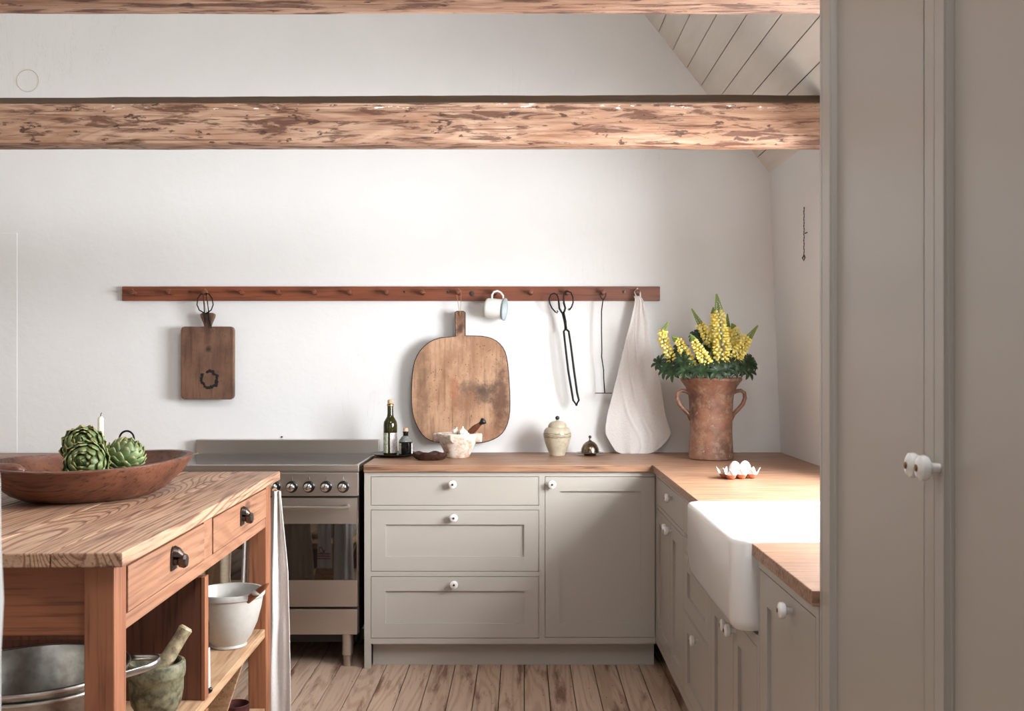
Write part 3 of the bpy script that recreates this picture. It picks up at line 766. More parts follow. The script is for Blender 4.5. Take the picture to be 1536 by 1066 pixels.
# towels on the far end of the island
def itowel(x0, x1, z1, z0, label, mat, mark=False, name='kitchen_towel', seed=1, w0=.35, yp=1.60, flare=0, amp=.012, folds=2):
    loc = iw((x0+x1)/2, 1.64, z1); w = (x1-x0)/2
    t = thing(name, label, 'towel', loc, .030)
    mb = MB(); cloth(mb, [(0, -w*w0, w*w0), (-.08, -w*w0*1.4, w*w0*1.4), (-.3, -w*.8, w*.8), ((z0-z1)*.8, -w*(.95+flare), w*(.95+flare)), (z0-z1, -w, w)], amp, folds, seed)
    mb.build('cloth', mat, t, smooth=True, solid=.003)
    mb = MB(); mb.tube([(0, -.07, .012), (0, -.03, .012), (0, 0, .006), (0, .006, -.006)], .003, 8)
    mb.build('hanging_loop', M['twine'], t, smooth=True)
    if mark:
        mb = MB(); zz_ = z0-z1
        for k_ in range(3): mb.box(-w*.93, w*.93, .028, .030, zz_+.055+k_*.012, zz_+.059+k_*.012)
        mb.tube([(.01*math.sin(a)*2+.004*a-.02, .03, zz_+.10+.015*math.cos(a*1.7)) for a in [i*.35 for i in range(20)]], .0018, 6)
        mb.build('embroidery', M['red'], t)
    return t
itowel(-.075, .036, .875, .03, 'long white linen towel hanging from the far right corner of the island', M['linen'], seed=3, w0=.3, amp=.014, folds=1.5)
itowel(-.155, -.078, .85, .30, 'white towel with red stripes and red embroidery on the far end of the island', M['linen'], True, seed=5, w0=.4, amp=.008)
itowel(-.37, -.17, .86, .24, 'beige linen cloth hanging on the far end of the island, mirrored in the oven door', M['linen_beige'], seed=8, w0=.6)
# enamel dipper mirrored in the oven glass
dp = thing('metal_dipper', 'grey metal dipper hanging on the far end of the island, mirrored in the oven', 'dipper', iw(-.455, 1.60, .30))
mb = MB(); mb.lathe([(.0001, -.0), (.05, 0), (.055, .01), (.06, .10), (.063, .102), (.060, .104), (.056, .1), (.05, .012), (.0001, .004)], (0, .03, 0), 28); mb.build('cup', M['alu'], dp, smooth='auto')
mb = MB(); mb.tube([(-.06, .03, .1), (-.04, .03, .135), (0, .03, .15), (.04, .03, .135), (.06, .03, .1)], .006, 8, flat=.4); mb.tube([(0, .03, .15), (0, .0, .3), (0, -.03, .5)], .004, 8); mb.build('handle', M['alu_rim'], dp, smooth=True)
# under the shelf : leaning board and woven mat
mb = MB(); mb.X = isR
mb.prism([(-.035, .366), (-.21, .366), (-.29, .1205), (-.115, .1205)], 1.19, 1.204); tag(mb.build('leaning_board', M['shelf'], bevel=.002), 'plain wooden board leaning under the island shelf', 'board')
mb = MB(); mb.lathe([(.0001, 0), (.035, 0), (.045, .03), (.048, .06), (.045, .062), (.041, .03), (.032, .006), (.0001, .005)], seg=24)
o = relocate(mb, iw(-.10, 1.36, .1205), 'woven_basket', M['woven'], smooth='auto'); tag(o, 'small dark red woven basket under the island shelf', 'basket')

# ------------------------------------------------------------------ dough bowl and its contents
bc = Vector((-1.296, 3.07, IT+.0005))
bw = thing('dough_bowl', 'large dark carved wooden bowl holding artichokes on the island', 'bowl', bc)
mb = MB(); seg = 72
prof = [(.0001, 0, 0), (.50, .46, 0), (.60, .54, .003), (.73, .66, .020), (.90, .86, .062), (.97, .955, .092), (1.0, 1.0, .107), (1.0, 1.0, .111), (.97, .975, .113), (.935, .945, .111), (.90, .90, .085), (.80, .79, .05), (.62, .60, .028), (.3, .3, .018), (.0001, .0001, .016)]
loops = []
for rx, ry_, z in prof:
    lp = []
    for i in range(seg):
        a = 2*PI*i/seg; e = 1+.010*math.sin(3*a+1)+.006*math.sin(7*a)
        X_ = .276*rx*e*math.cos(a); Y_ = .335*ry_*e*math.sin(a)
        lp.append((X_+.03*Y_, Y_+.20*X_*.5, z+(.006*math.sin(2*a+.6) if z > .05 else 0)))
    loops.append(lp)
mb.loft(loops); mb.build('bowl', M['trough'], bw, smooth='auto')
mb = MB(); h0 = P(30, 706, 2.86)-bc; h1_ = P(-30, 704, 2.90)-bc
mb.tube([h1_, h1_.lerp(h0, .3), h1_.lerp(h0, .8), h1_.lerp(h0, .95), h0+Vector((.014, -.002, 0))], [.018, .020, .021, .018, .008], 16); mb.build('handle', M['trough'], bw, smooth=True)
def artichoke(c, R, tilt, label, seed):
    rnd = random.Random(seed)
    t = thing('artichoke', label, 'artichoke', c, 0, None)
    t.rotation_euler = tilt
    mb = MB(); bm = mb.bm; tipl = bm.verts.layers.float.new('tip')
    mb.ball((0, 0, 0), R*.80, 1, 1, .95, 20, 12)
    rows = 9
    for j in range(rows):
        th = PI*(.86-.79*j/(rows-1)); n = max(3, int(8.5*math.sin(th)+2))
        for i in range(n):
            ph = 2*PI*(i+.5*(j % 2)+rnd.uniform(-.12, .12))/n
            w = R*(.50 if j < 7 else .34)*rnd.uniform(.85, 1.12); L_ = R*(.82 if j < 7 else .5)*rnd.uniform(.92, 1.08)
            def sp(t_, p_, r_): return Vector((r_*math.sin(t_)*math.cos(p_), r_*math.sin(t_)*math.sin(p_), r_*.98*math.cos(t_)))
            vs = []; nr = 5; jit = rnd.uniform(-.02, .05)*R
            for a in range(nr+1):
                f = a/nr; thh = th+(L_/R)*(.5-f); wid = w*(math.sin(PI*(.18+.72*f)) if f < .99 else .10)*(1.05-.25*f)
                if f > .95: wid = w*.12
                rr = R*(.76+.17*f+.10*f*f)+jit*f; thh = max(thh, .04)
                row = []
                for bq in (-1, -.5, 0, .5, 1):
                    dp_ = wid*bq/(R*max(math.sin(thh), .22))
                    q = mb.v(sp(thh, ph+dp_, rr-R*.05*abs(bq)**2)); q[tipl] = f*(1 if True else 0); row.append(q)
                vs.append(row)
            for a in range(nr):
                for b_ in range(4): mb.f([vs[a][b_], vs[a][b_+1], vs[a+1][b_+1], vs[a+1][b_]])
    o = mb.build('bracts', M['artichoke'], t, smooth=True)
    m = o.modifiers.new('s', 'SOLIDIFY'); m.thickness = R*.035; m.offset = -1
    mb = MB(); mb.tube([(0, 0, -R*.7), (0, 0, -R*1.22)], [R*.2, R*.17], 14); mb.build('stalk', M['stalk'], t, smooth='auto')
artichoke(P(126, 671, 3.10), .068, (1.0, .1, .2), 'green artichoke at the back left, topmost of the three in the bowl', 3)
artichoke(P(130, 694, 2.955), .066, (1.35, .0, .15), 'green artichoke in front with its top facing us, lowest of the three in the bowl', 7)
artichoke(P(187, 686, 3.05), .061, (.25, .35, .4), 'pale green artichoke on the right of the three in the bowl', 11)
# candle holder
hb = Vector((P(151, 0, 3.62).x, 3.62, IT+.0005))
ch = thing('candle_holder', 'black iron candle holder with a loop handle behind the artichokes', 'candle holder', hb)
mb = MB(); mb.lathe([(.0001, 0), (.05, 0), (.058, .008), (.056, .009), (.048, .003), (.014, .004), (.013, .035), (.018, .037), (.018, .042), (.012, .042), (.011, .01), (.0001, .01)], seg=28); mb.build('dish', M['iron'], ch, smooth='auto')
lp = [Vector((.05, 0, .006))]+[Vector((.092+.026*math.cos(a), 0, .131+.028*math.sin(a))) for a in [PI*(1.05-.1*i) for i in range(12)]]+[Vector((.112, 0, .06)), Vector((.085, 0, .015)), Vector((.055, 0, .006))]
mb = MB(); mb.tube(lp, .0035, 8); mb.build('loop_handle', M['iron'], ch, smooth=True)
cd = thing('candle', 'slim white candle standing behind the artichokes', 'candle', hb+Vector((0, 0, .0105)))
mb = MB(); mb.lathe([(.0001, 0), (.0098, 0), (.0098, .02), (.0098, .19), (.006, .199), (.001, .2)], seg=20); mb.build('wax', M['wax'], cd, smooth='auto')
mb = MB(); mb.tube([(0, 0, .198), (.0, 0, .207), (.004, 0, .213)], .0012, 6); mb.build('wick', M['black'], cd)

# ------------------------------------------------------------------ peg rail and hung things
RF = WALLY-.022
S = F/RF
rx0 = (183-784)/S; rx1 = (990-784)/S; rz0 = EYE+(543-451)/S; rz1 = EYE+(543-429.5)/S
pr = thing('peg_rail', 'long reddish brown wooden peg rail on the white wall', 'peg rail', (rx0, WALLY-.0005, rz0))
mb = MB(); mb.box(0, rx1-rx0, -.022, 0, 0, rz1-rz0); mb.build('rail', M['rail'], pr, bevel=.002)
PEGS = [203, 258, 310, 365.5, 420, 473.5, 526.5, 581.5, 634.5, 688.5, 743, 796.5, 850, 904, 955]
for px in PEGS:
    mb = MB(); mb.X = Matrix.Translation(((px-784)/S-rx0, -.022, (rz1-rz0)*.52)) @ Matrix.Rotation(PI/2-.12, 4, 'X')
    mb.lathe([(.010, -.004), (.0095, .03), (.011, .04), (.0125, .046), (.011, .051), (.004, .053)], seg=16); mb.build('peg', M['peg'], pr, smooth='auto')
for px, r in ((708, .013), (936, .008), (285, .006), (607, .006), (672, .007)):
    mb = MB(); mb.X = Matrix.Translation(((px-784)/S-rx0, -.0221, (rz1-rz0)*(.5 if r > .01 else .62))) @ Matrix.Rotation(PI/2, 4, 'X')
    mb.lathe([(r, -.001), (r, .002), (r*.5, .003)], seg=14); mb.build('screw', M['steel_dark'], pr, smooth='auto')
def pegpos(i, out=.03): return Vector(((PEGS[i]-784)/S, RF-out, rz0+(rz1-rz0)*.52+.006))
# big board
D1 = WALLY-.075; s1 = F/D1
def loc2(px, py, cx, cy, sc): return ((px-cx)/sc, (cy-py)/sc)
bb = thing('chopping_board', 'big rounded worn wooden chopping board hanging above the marble mortar', 'chopping board', P(690.5, 665.5, D1))
pts = [(683, 504), (682, 468), (685, 466), (695, 466), (698, 468), (698, 503), (722, 503.5), (738, 507), (750, 515), (758, 527), (762, 545), (764.5, 575), (765.5, 605), (764, 627), (758, 644), (748, 655), (733, 662), (716, 665), (690, 665.5), (664, 664.5), (645, 661), (633, 652), (624, 637), (618, 617), (616.5, 590), (618, 560), (622, 540), (630, 525), (643, 513), (660, 506)]
# smooth the body outline
def smooth_outline(pts, sharp=0):
    out = []; n = len(pts)
    for i in range(n):
        p0, p1, p2, p3 = [Vector(pts[(i+k) % n]) for k in (-1, 0, 1, 2)]
        out.append(tuple(p1))
        if i >= sharp and i < n-1:
            q = (-p0+9*p1+9*p2-p3)/16; out.append(tuple(q))
    return out
po = smooth_outline(pts, 6)
mb = MB(); ol = [loc2(a, b, 690.5, 665.5, s1) for a, b in po]
cx_ = sum(p[0] for p in ol)/len(ol); 
def inset(ol, d, n0=6):
    n = len(ol); r = []
    for i in range(n):
        a = Vector(ol[i-1]); b = Vector(ol[(i+1) % n]); t = (b-a).normalized(); nn = Vector((t.y, -t.x)); p = Vector(ol[i]); r.append(tuple(p+nn*d))
    return r
ar = sum(ol[i][0]*ol[(i+1) % len(ol)][1]-ol[(i+1) % len(ol)][0]*ol[i][1] for i in range(len(ol)))
sg = 1 if ar < 0 else -1
ins = inset(ol, .004*sg)
mb.mi = 1; mb.loft([[(x, .034, z) for x, z in ins], [(x, .031, z) for x, z in ol], [(x, .004, z) for x, z in ol], [(x, .0005, z) for x, z in ins]], True, False)
mb.mi = 0; f = mb.f([mb.v((x, .0005, z)) for x, z in ins])
bmesh.ops.remove_doubles(mb.bm, verts=mb.bm.verts, dist=1e-6)
mb.build('board', [M['board_big'], M['board_edge']], bb)
pg = pegpos(9); base = P(690.5, 665.5, D1)
mb = MB(); hp = P(690, 474, D1)-base; q = pg-base
mb.tube([hp+Vector((0, -.004, 0)), hp+Vector((.003, -.003, .03)), q+Vector((.012, 0, .004)), q+Vector((0, 0, .0165)), q+Vector((-.012, 0, .004)), hp+Vector((-.004, -.003, .03)), hp+Vector((0, -.004, 0))], .0014, 6)
mb.build('string_loop', M['twine'], bb, smooth=True)
# small board
D2 = WALLY-.065; s2 = F/D2
sb = thing('chopping_board', 'small dark rectangular chopping board with a burnt ring, left on the peg rail', 'chopping board', P(310.5, 599, D2))
pts = [(306, 489.5), (304, 483), (300.5, 475), (300, 471), (303, 469), (318, 469), (321.5, 471), (321, 475), (317.5, 483), (315, 489.5), (345, 489.5), (349, 491), (350.5, 495), (350.5, 593), (349, 597), (345, 599), (276, 599), (272.5, 597), (271, 593), (271, 495), (272.5, 491), (276, 489.5)]
ol = [loc2(a, b, 310.5, 599, s2) for a, b in pts]
mb = MB(); mb.prism(ol, 0, .028); mb.build('board', M['board_small'], sb, bevel=.003)
mb = MB(); rnd = random.Random(4); bx, bz = loc2(314, 569, 310.5, 599, s2)
for i in range(46):
    a = 2*PI*i/46
    if 2.0 < a < 2.45: continue
    r = .040+.0025*math.sin(6*a)+rnd.uniform(-.004, .005)
    mb.ball((bx+r*math.cos(a)*.95, -.0002, bz+r*math.sin(a)), rnd.uniform(.0045, .0085), 1, .2, 1, 8, 6)
mb.build('burn_mark', M['burn'], sb, smooth=True)
pg = pegpos(2); q = pg-P(310.5, 599, D2)
mb = MB(); hz_ = loc2(310.5, 474, 310.5, 599, s2)[1]
mb.tube([(0, .01, hz_), (-.006, .0, hz_+.03), q+Vector((-.012, .004, .002)), q+Vector((0, .004, .0165)), q+Vector((.012, .004, .002)), (.006, 0, hz_+.03), (0, .01, hz_)], .0014, 6); mb.build('string_loop', M['twine'], sb)
# small scissors on the same peg
pgp = pegpos(2, .042)
sc_ = thing('scissors', 'small black iron scissors hanging over the handle of the small chopping board', 'scissors', P(308, 455, RF-.045-.0))
D3 = RF-.045; s3 = F/D3
def q3(px, py, dy=0): return ((px-308)/s3, dy, (455-py)/s3)
for nm, sgn in (('blade', -1), ('blade', 1)):
    mb = MB()
    loop = []
    if sgn < 0: loop = [q3(307.5, 440), q3(301, 441), q3(296.5, 448), q3(295.5, 457), q3(299, 465), q3(306, 469), q3(309, 470)]
    else: loop = [q3(307.5, 440, -.003), q3(314, 441, -.003), q3(318.5, 448, -.003), q3(320, 457, -.003), q3(317, 465, -.003), q3(311, 469, -.003), q3(309, 470, -.003)]
    mb.tube(loop, .003, 8)
    st = q3(305, 442, .002*sgn) if sgn < 0 else q3(309.5, 440, -.003)
    en = q3(308, 485, .0) if sgn < 0 else q3(317, 493, -.004)
    mid = Vector(st).lerp(Vector(en), .5)
    mb.tube([st, mid, Vector(st).lerp(Vector(en), .7), en], [.003, .005, .009 if sgn > 0 else .006, .001], 8, flat=.5)
    mb.build(nm, M['iron'], sc_, smooth=True)
# mug
D4 = RF-.052; mug = thing('enamel_mug', 'white enamel mug with a grey rim hanging by its handle from the peg rail', 'mug', P(744, 463, D4))
s4 = F/D4; mb = MB(); mb.X = Matrix.Rotation(PI/2, 4, 'Y') @ Matrix.Identity(4)
mb.X = Matrix.Rotation(.10, 4, 'Y') @ Matrix.Rotation(-.22, 4, 'Z') @ Matrix.Rotation(PI/2, 4, 'Y')
r = .0505
mb.lathe([(.0001, -.050), (r*.88, -.050), (r*.97, -.046), (r, -.038), (r, .034)], seg=36, cap1=False)
mb.mi = 1; mb.lathe([(r, .034), (r+.004, .040), (r+.0065, .044), (r+.0055, .047), (r-.001, .043)], seg=36, cap0=False, cap1=False)
mb.mi = 2; mb.lathe([(r-.001, .043), (r-.002, .03), (r-.002, -.045), (.0001, -.047)], seg=36, cap0=False)
mb.X = Matrix.Identity(4)
mb.build('body', [M['enamel'], M['enamel_rim'], M['enamel_in']], mug, smooth='auto')
mb = MB(); hp = [q for q in [(738, 449), (738, 442), (741, 437.5), (746, 436), (751, 438.5), (754.5, 443), (755, 449)]]
mb.tube([((a-744)/s4, 0, (463-b)/s4) for a, b in hp], .0048, 10); mb.build('handle', M['enamel'], mug, smooth=True)
# tongs
D5 = RF-.050; s5 = F/D5
tg = thing('iron_tongs', 'long black wrought iron tongs hanging from the peg rail', 'tongs', P(846, 470, D5))
def q5(px, py, dy=0): return ((px-846)/s5, dy, (470-py)/s5)
def Z3(x, y): return (800+x/5.33, 420+y/5.33)
def path(lst, dy=0): return [q5(*Z3(a, b), dy) for a, b in lst]
mb = MB()
mb.tube(path([(180, 258), (150, 225), (133, 190), (128, 150), (140, 115), (165, 105), (188, 115), (200, 145), (205, 190), (208, 225), (225, 255), (240, 270)]), [.0035]*8+[.005]*4, 8)
mb.tube(path([(235, 262), (250, 320), (262, 390)], .004), .0065, 8)
mb.tube(path([(255, 385), (283, 410), (300, 520), (325, 720), (350, 900), (364, 960), (350, 985), (347, 1005)], 0), [.006, .0052, .0052, .0055, .0055, .005, .004, .0025], 8)
mb.tube(path([(180, 258), (190, 262), (196, 252), (188, 243)]), .0025, 8)
mb.build('arm', M['iron'], tg, smooth=True)
mb = MB()
mb.tube(path([(287, 240), (305, 215), (317, 180), (316, 140), (300, 100), (270, 90), (248, 105), (241, 140), (244, 185), (255, 225), (248, 250), (235, 268)], -.008), [.0035]*8+[.005]*4, 8)
mb.tube(path([(240, 262), (255, 330), (258, 390)], -.008), .0065, 8)
mb.tube(path([(264, 385), (243, 410), (255, 520), (278, 720), (305, 880), (318, 960), (336, 985), (343, 1005)], -.006), [.006, .0052, .0052, .0055, .0055, .005, .004, .0025], 8)
mb.tube(path([(287, 240), (276, 236), (282, 226), (292, 232)], -.008), .0025, 8)
mb.build('arm', M['iron'], tg, smooth=True)
mb = MB(); mb.X = Matrix.Translation(q5(*Z3(252, 330))) @ Matrix.Rotation(PI/2, 4, 'X'); mb.lathe([(.006, -.006), (.006, .014), (.003, .016)], seg=12); mb.build('rivet', M['iron'], tg, smooth='auto')
# poker / skimmer
D6 = RF-.048
sk = thing('iron_hook_rod', 'thin bent black iron rod with a flat foot hanging from the peg rail', 'iron rod', P(904, 455, D6)); s6 = F/D6
def path6(lst): return [((800+a/5.33-904)/s6, 0, (455-(420+b/5.33))/s6) for a, b in lst]
mb = MB(); mb.tube(path6([(558, 158), (540, 135), (535, 110), (545, 95), (562, 92), (578, 102), (580, 125), (565, 150), (556, 165), (545, 250), (545, 400), (548, 560), (546, 610), (562, 720), (563, 780), (571, 900)]), .0028, 8)
mb.build('rod', M['iron'], sk, smooth=True)
mb = MB(); fc = path6([(560, 900)])[0]; mb.box(fc[0]-.041, fc[0]+.041, -.02, .02, fc[2]-.003, fc[2]); mb.build('foot', M['iron'], sk)
# linen towel
D7 = RF-.050; s7 = F/D7
tw = thing('linen_towel', 'large off-white linen towel hanging from the last peg beside the vase', 'towel', P(957, 444, D7))
rows_px = [(444, 951, 960), (450, 953, 965), (462, 950, 967), (480, 946, 971), (510, 938, 976), (540, 931, 982), (560, 926, 988), (590, 919, 994), (620, 911, 998), (640, 908, 1004), (650, 908, 1007), (660, 913, 1001), (670, 919, 992), (676, 923, 984), (680, 930, 975), (682, 938, 965)]
mb = MB(); cloth(mb, [((444-a)/s7, (b-957)/s7, (c-957)/s7) for a, b, c in rows_px], .007, 1.6, 2, 90, .5, crease=.005)
mb.build('cloth', M['linen'], tw, smooth=True, solid=.004)
mb = MB(); pg = pegpos(14)-P(957, 444, D7)
mb.tube([(-.004, .0, -.012), pg+Vector((-.014, 0, -.002)), pg+Vector((0, 0, .0165)), pg+Vector((.014, 0, -.002)), (.012, .0, -.02)], .0035, 8); mb.build('hanging_loop', M['linen'], tw, smooth=True)

# ------------------------------------------------------------------ things on the back worktop
ZT = .9003
def on(px, d): return Vector((P(px, 0, d).x, d, ZT))
# tray
tr = relocate((lambda m: (m.lathe([(.0001, 0), (.07, 0), (.078, .004), (.115, .014), (.116, .016), (.108, .0155), (.076, .007), (.0001, .004)], seg=48), m)[1])(MB()), on(592, 4.93), 'round_tray', M['tray'], smooth='auto')
tag(tr, 'round dark metal tray under the two bottles', 'tray')
TZ = .0048
bt = thing('oil_bottle', 'tall dark green glass oil bottle with a cork on the round tray', 'bottle', on(585.5, 4.95)+Vector((0, 0, TZ)))
mb = MB(); mb.lathe([(.0001, 0), (.030, 0), (.033, .004), (.033, .145), (.031, .16), (.024, .172), (.0165, .184), (.0145, .198), (.0140, .238), (.0160, .24), (.0160, .246), (.0001, .247)], seg=32); mb.build('glass', M['olive'], bt, smooth='auto')
def arclabel(r, a0, a1, z0, z1, mat, parent):
    mb = MB(); n = 14; loops = []
    A = [math.radians(a0+(a1-a0)*i/n) for i in range(n+1)]
    g = [[mb.v((r*math.cos(a), r*math.sin(a), z)) for a in A] for z in (z0, z1)]
    for i in range(n): mb.f([g[0][i], g[0][i+1], g[1][i+1], g[1][i]])
    return mb.build('label', mat, parent, smooth=True)
arclabel(.0334, 150, 258, .012, .108, M['label'], bt); arclabel(.0334, 275, 385, .012, .108, M['label_b'], bt)
mb = MB(); mb.lathe([(.0165, .236), (.0165, .243)], seg=24); mb.mi = 1; mb.lathe([(.0125, .2475), (.0135, .25), (.0135, .263), (.011, .266)], seg=20); mb.build('stopper', [M['gold'], M['cork']], bt, smooth='auto')
b2 = thing('vinegar_bottle', 'small squat dark bottle with a cork on the round tray', 'bottle', on(608.5, 4.90)+Vector((0, 0, TZ)))
mb = MB(); mb.lathe([(.0001, 0), (.031, 0), (.033, .004), (.033, .068)], seg=32, cap1=False); mb.mi = 1; mb.lathe([(.033, .068), (.032, .074), (.018, .092), (.0125, .096)], seg=32, cap0=False, cap1=False)
mb.mi = 0; mb.lathe([(.0125, .096), (.0125, .11), (.0145, .112), (.0145, .116), (.0001, .117)], seg=24, cap0=False); mb.build('glass', [M['vinegar'], M['clear']], b2, smooth='auto')
arclabel(.0334, 165, 238, .012, .062, M['label'], b2); arclabel(.0334, 330, 390, .012, .062, M['label_b'], b2)
mb = MB(); mb.lathe([(.0105, .117), (.0115, .12), (.0115, .132), (.009, .134)], seg=20); mb.build('stopper', M['cork'], b2, smooth='auto')
# brown dish
mb = MB(); loops = []; rnd = random.Random(9)
for r_, z in ((.0002, 0), (.05, 0), (.062, .006), (.074, .022), (.078, .032), (.074, .035), (.06, .03), (.04, .028), (.0002, .026)):
    loops.append([(r_*(1+.08*math.sin(3*a_)+.05*math.sin(8*a_+2*z*60))*math.cos(a_)*1.05, r_*math.sin(a_)*.6, z+.005*math.sin(6*a_)*(z > .02)) for a_ in [2*PI*i/40 for i in range(40)]])
mb.loft(loops); o = relocate(mb, on(645, 4.74), 'brown_dish', M['brown_dish'], smooth='auto'); tag(o, 'low lumpy dark brown glazed dish between tray and marble mortar', 'dish')
# marble mortar
c = on(686.5, 4.87)
mm = thing('marble_mortar', 'mottled white stone mortar full of garlic under the big board', 'mortar', c)
mb = MB(); loops = []
for r_, z in ((.0002, 0), (.050, 0), (.054, .003), (.060, .014), (.076, .05), (.092, .085), (.098, .098), (.102, .106), (.102, .113), (.098, .116), (.088, .115), (.08, .10), (.055, .06), (.0002, .045)):
    lp = []
    for i in range(56):
        a_ = 2*PI*i/56; e = 1+.012*math.sin(5*a_)
        lp.append((r_*e*math.cos(a_), r_*e*math.sin(a_), z))
    loops.append(lp)
mb.loft(loops); mb.build('bowl', M['marble'], mm, smooth='auto')
for ang in (-90, 0, 90, 180):
    mb = MB(); a_ = math.radians(ang-6); mb.X = Matrix.Rotation(a_, 4, 'Z')
    mb.loft([[(x_, y_*w_, z_) for y_, z_ in ((-1, .114), (1, .114), (1, .092), (.55, .078), (0, .072), (-.55, .078), (-1, .092))] for x_, w_ in ((.085, .024), (.108, .023), (.116, .017))])
    mb.build('lug', M['marble'], mm, bevel=.005, smooth='auto')
for i, (px, py, d, r_) in enumerate(((683.5, 644, 4.86, .017), (694, 644.5, 4.84, .02), (702, 646.5, 4.85, .014), (690, 648, 4.90, .018))):
    p = P(px, py+3, d); g = thing('garlic_bulb', ['white garlic bulb on the left in the marble mortar', 'largest white garlic bulb in the middle of the marble mortar', 'small white garlic bulb on the right next to the pestle', 'white garlic bulb at the back of the marble mortar'][i], 'garlic', p)
    mb = MB(); loops = []
    for rr, z in ((.05, -.8), (.6, -.75), (.95, -.35), (1, 0), (.8, .4), (.4, .7), (.2, .95), (.15, 1.25), (.05, 1.35)):
        loops.append([(rr*r_*(1+.09*math.cos(6*a_))*math.cos(a_), rr*r_*(1+.09*math.cos(6*a_))*math.sin(a_), z*r_) for a_ in [2*PI*k/36 for k in range(36)]])
    mb.loft(loops); mb.build('cloves', M['garlic'], g, smooth=True); g.rotation_euler = (.2*i-.2, .3-.2*i, i)
p0 = c+Vector((-.005, .0, .065)); p1 = P(726, 630.5, 4.83)
pt = thing('wooden_pestle', 'dark turned wooden pestle sticking out of the marble mortar', 'pestle', p0); dv = p1-p0
pt.rotation_euler = dv.to_track_quat('Z', 'Y').to_euler(); L_ = dv.length
mb = MB(); mb.lathe([(.0001, 0), (.014, .002), (.016, .02), (.013, L_*.4), (.0155, L_*.58), (.016, L_*.66), (.010, L_*.82), (.009, L_*.86)], seg=20); mb.build('shaft', M['pestle_w'], pt, smooth='auto')
mb = MB(); mb.lathe([(.009, L_*.855), (.010, L_*.90), (.016, L_*.96), (.0175, L_*.99), (.012, L_*1.02), (.001, L_*1.025)], seg=20); mb.build('end_knob', M['pestle_d'], pt, smooth='auto')
# jar
jr = thing('lidded_jar', 'beige glazed stoneware jar with a black lid knob', 'jar', on(836, 4.98))
mb = MB(); mb.lathe([(.0001, 0), (.036, 0), (.038, .003), (.038, .006), (.048, .028), (.060, .06), (.067, .09), (.068, .105), (.064, .122), (.054, .134), (.046, .137), (.044, .134), (.0001, .13)], seg=44); mb.build('body', M['jar'], jr, smooth='auto')
mb = MB(); mb.lathe([(.046, .1372), (.0455, .144), (.040, .155), (.030, .163), (.015, .1675), (.006, .169), (.005, .173)], seg=36); mb.build('lid', M['jar'], jr, smooth='auto')
mb = MB(); mb.ball((0, 0, .181), .0105, seg=18, rings=12); mb.build('lid_knob', M['black'], jr, smooth=True)
# cloche
cl = thing('butter_cloche', 'small tarnished metal dome on a dish by the linen towel', 'cloche', on(885, 4.97))
mb = MB(); mb.lathe([(.0001, 0), (.028, 0), (.030, .006), (.036, .0095), (.062, .012), (.066, .0145), (.065, .0155), (.04, .0125), (.0001, .0115)], seg=40); mb.build('dish', M['brass_old'], cl, smooth='auto')
mb = MB(); mb.lathe([(.0435, .0155), (.0435, .020), (.042, .034), (.034, .052), (.022, .064), (.010, .070), (.006, .074), (.004, .080), (.0045, .084)], seg=40); mb.build('dome', M['brass_old'], cl, smooth='auto')
mb = MB(); mb.ball((0, 0, .090), .0075, seg=16, rings=10); mb.build('finial', M['steel_dark'], cl, smooth=True)
# vase
vc = on(1066.5, 4.80)
vs = thing('terracotta_vase', 'tall two-handled terracotta vase in the corner of the worktop', 'vase', vc)
mb = MB(); k_ = 1/321.
mb.lathe([(.0001, 0), (.098, 0), (.1035, .004), (.104, .012), (.1015, .05), (.0975, .12), (.0985, .2), (.1015, .27), (.106, .305), (.118, .335), (.136, .36), (.143, .368), (.143, .377), (.139, .380), (.130, .378), (.112, .35), (.097, .3), (.092, .2), (.092, .02), (.0001, .015)], seg=64); mb.build('body', M['terracotta'], vs, smooth='auto')
for sgn in (-1, 1):
    mb = MB(); base = [(1098, 591), (1104, 586.5), (1111, 585.5), (1116.5, 589), (1117.5, 597), (1114, 606), (1107, 614), (1100, 621), (1097, 628)]
    pts = [(sgn*(a-1066.5)*4.8/F, 0, (688-b)*4.8/F) for a, b in base]; pts[0] = (sgn*.093, 0, pts[0][2]); pts[-1] = (sgn*.092, 0, pts[-1][2]-.004)
    mb.tube(pts, [.010, .0095, .009, .009, .0095, .0095, .0095, .010, .011], 12, flat=1.3); mb.build('handle', M['terracotta'], vs, smooth=True)

